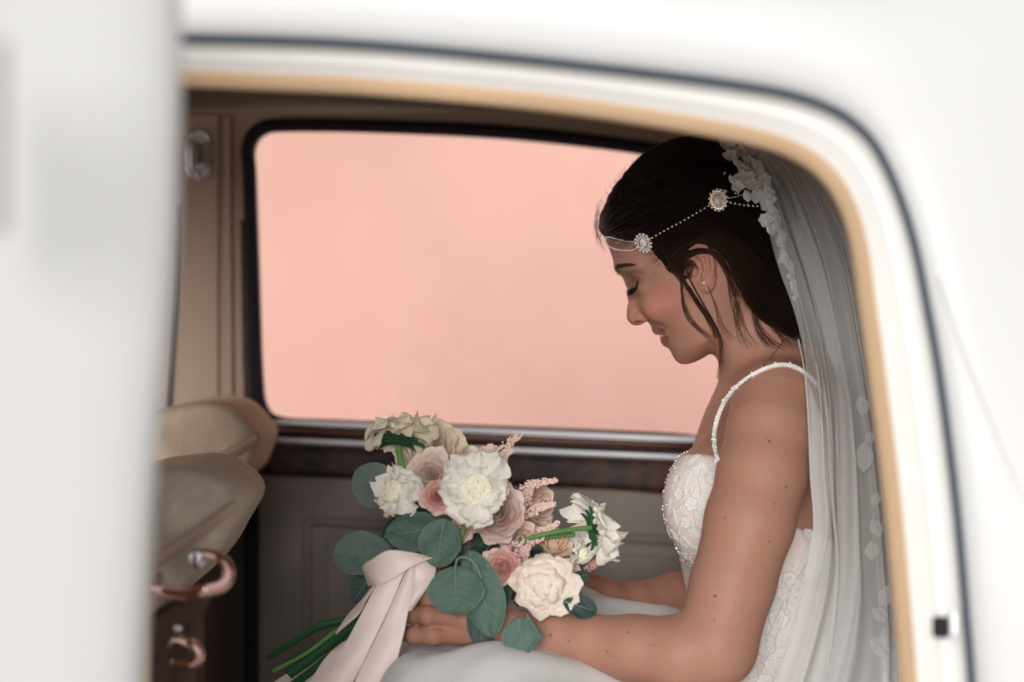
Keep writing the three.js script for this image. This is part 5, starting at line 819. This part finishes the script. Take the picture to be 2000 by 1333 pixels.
  leaf([1012, 1205, 0], [1022, 1281, 0.006], 72, 0.238, 0.12, 0.15, gB, 0.5);
  leaf([1030, 1200, 0.0], [1064, 1254, 0.012], 26, 0.246, 0.1, 0.9, gA, 0);
  leaf([1100, 1175, 0], [1166, 1196, 0.0], 48, 0.215, 0.1, -0.3, gD, 0.3);
  leaf([1105, 1140, 0], [1134, 1180, 0.006], 40, 0.2, 0.1, 0.4, gC, 0);
  leaf([1110, 1130, 0], [1152, 1122, 0.0], 26, 0.17, 0.1, 0.4, gC, 0);
  leaf([925, 1055, -0.01], [890, 1010, 0.0], 60, 0.165, 0.1, 0.2, gD, 0);
  leaf([955, 1100, -0.01], [985, 1190, 0.0], 60, 0.19, 0.1, 0.2, gC, 0);
  leaf([840, 1010, -0.01], [800, 1035, 0.0], 46, 0.175, 0.1, 0.2, gD, 0);
  leaf([1020, 1120, -0.02], [1080, 1080, 0], 60, 0.15, 0.1, 0.2, gD, 0);
  leaf([960, 1060, -0.02], [930, 1110, 0], 60, 0.17, 0.1, 0.2, gD, 0);
  part('leaf_stalk', tube(smooth([[889, 1110, 0.234], [894, 1092, 0.232], [912, 1090, 0.228], [930, 1105, 0.228], [940, 1130, 0.226]].map((p) => loc(...p)), 24), 0.0009, 6), M.vein, bouquet);
  part('leaf_stalk', tube(smooth([[765, 1075, 0.166], [790, 1062, 0.168], [840, 1070, 0.17], [885, 1090, 0.17]].map((p) => loc(...p)), 24), 0.001, 6), M.stem, bouquet);

  // stems, cut ends at the lower left; they run up through the tie into the flowers
  const stem = (pp, rad, m, node) => { const c = smooth(pp.map((p) => loc(...p)), 60), o = part('stem', tube(c, (t) => mm(rad, 0.17) * (1 + (node ? 0.35 * Math.exp(-(((t - node) / 0.02) ** 2)) : 0) + 0.04 * Math.sin(t * 25)), 9), m, bouquet); return o; };
  stem([[521, 1284, 0.16], [572, 1254, 0.165], [627, 1222, 0.17], [668, 1213, 0.17], [740, 1180, 0.165], [800, 1130, 0.155], [860, 1080, 0.15], [900, 1030, 0.15]], 8, M.stem, 0.29);
  stem([[533, 1312, 0.185], [600, 1275, 0.185], [660, 1230, 0.18], [730, 1180, 0.17], [800, 1130, 0.16], [840, 1050, 0.16]], 4, M.stemLight);
  stem([[562, 1316, 0.178], [620, 1275, 0.178], [690, 1215, 0.175], [745, 1170, 0.168], [810, 1120, 0.16], [950, 1060, 0.15]], 12, M.stem);
  stem([[540, 1306, 0.17], [600, 1272, 0.17], [660, 1238, 0.17], [740, 1175, 0.165], [800, 1128, 0.155]], 4.5, M.stem);
  stem([[550, 1355, 0.165], [620, 1302, 0.168], [690, 1240, 0.17], [745, 1180, 0.165], [815, 1120, 0.155], [1000, 1080, 0.15]], 8, M.stem);
  stem([[590, 1365, 0.16], [640, 1310, 0.165], [700, 1240, 0.168], [750, 1180, 0.162], [830, 1110, 0.15]], 7, M.stem);
  stem([[778, 872, 0.17], [782, 900, 0.178], [788, 930, 0.176], [800, 990, 0.16], [830, 1080, 0.15]], 6.5, M.stemLight);
  stem([[1156, 1031, 0.165], [1110, 1036, 0.178], [1060, 1045, 0.185], [1010, 1060, 0.175], [940, 1085, 0.155]], 5, M.stemLight);
  stem([[1122, 1045, 0.16], [1085, 1048, 0.17], [1040, 1054, 0.174], [990, 1070, 0.165]], 4.5, M.stemLight);
  stem([[896, 1078, 0.19], [902, 1045, 0.2], [910, 1020, 0.2]], 4.5, M.stemLight);
  stem([[932, 956, 0.21], [930, 1000, 0.18], [890, 1080, 0.16], [800, 1140, 0.155]], 6, M.stemLight);

  // ribbon: bands as strips between two edges
  const strip = (A, B, bow, label, n = 60) => { const a = new THREE.CatmullRomCurve3(A.map((p) => loc(...p)), false, 'centripetal'), b = new THREE.CatmullRomCurve3(B.map((p) => loc(...p)), false, 'centripetal'); return grid(8, n, (u, v) => { const p = a.getPoint(v).lerp(b.getPoint(v), u); p.z += bow * Math.sin(Math.PI * u) + 0.0015 * Math.sin(v * 9 + u * 2) * sstep(0.1, 0.5, v); return p; }, (u, v) => [u * 0.04, v * 0.2]); };
  const rb = group('ribbon', bouquet, 'pale pink satin ribbon with long tails');
  part('ribbon_wrap', strip([[848, 1090, 0.212], [805, 1080, 0.224], [758, 1076, 0.226], [728, 1092, 0.22], [709, 1105, 0.204], [712, 1112, 0.184], [750, 1100, 0.176]], [[852, 1088, 0.214], [806, 1106, 0.230], [772, 1128, 0.232], [742, 1142, 0.225], [724, 1144, 0.207], [722, 1146, 0.186], [750, 1140, 0.178]], 0.002), M.ribbon, rb);
  part('ribbon_wrap', strip([[800, 1098, 0.216], [803, 1120, 0.219], [798, 1160, 0.222], [793, 1194, 0.222]], [[848, 1092, 0.206], [850, 1120, 0.214], [832, 1152, 0.221], [804, 1194, 0.222]], 0.003), M.ribbon, rb);
  part('ribbon_tail', strip([[760, 1108, 0.214], [734, 1146, 0.22], [700, 1210, 0.226], [668, 1270, 0.23], [637, 1333, 0.232], [590, 1430, 0.23]], [[806, 1096, 0.216], [790, 1120, 0.221], [764, 1180, 0.228], [727, 1258, 0.233], [690, 1333, 0.234], [640, 1430, 0.232]], 0.003), M.ribbon, rb, 'left long ribbon tail');
  part('ribbon_tail', strip([[800, 1100, 0.217], [778, 1150, 0.224], [745, 1225, 0.231], [715, 1285, 0.235], [692, 1335, 0.237], [660, 1430, 0.236]], [[812, 1100, 0.217], [808, 1140, 0.224], [797, 1194, 0.23], [788, 1240, 0.234], [763, 1335, 0.238], [735, 1430, 0.237]], 0.003), M.ribbon, rb, 'right long ribbon tail');
  part('ribbon_tail', strip([[730, 1140, 0.196], [706, 1172, 0.194], [676, 1205, 0.192], [655, 1238, 0.19]], [[736, 1142, 0.2], [716, 1172, 0.202], [705, 1195, 0.206], [656, 1241, 0.192]], 0.002), M.ribbon, rb, 'thin twisted ribbon tail');
  part('ribbon_tail', strip([[668, 1255, 0.2], [640, 1280, 0.204], [610, 1325, 0.208], [570, 1420, 0.208]], [[700, 1240, 0.208], [690, 1270, 0.212], [655, 1330, 0.214], [620, 1420, 0.212]], 0.003), M.ribbon, rb, 'ribbon tail behind the others');
  part('ribbon_tail', strip([[640, 1268, 0.15], [590, 1300, 0.15], [535, 1333, 0.15], [470, 1390, 0.15]], [[660, 1270, 0.155], [640, 1310, 0.155], [600, 1345, 0.155], [540, 1410, 0.155]], 0.002), M.ribbon, rb, 'lowest ribbon tail behind the stems');
}

renderer.render(scene, camera);
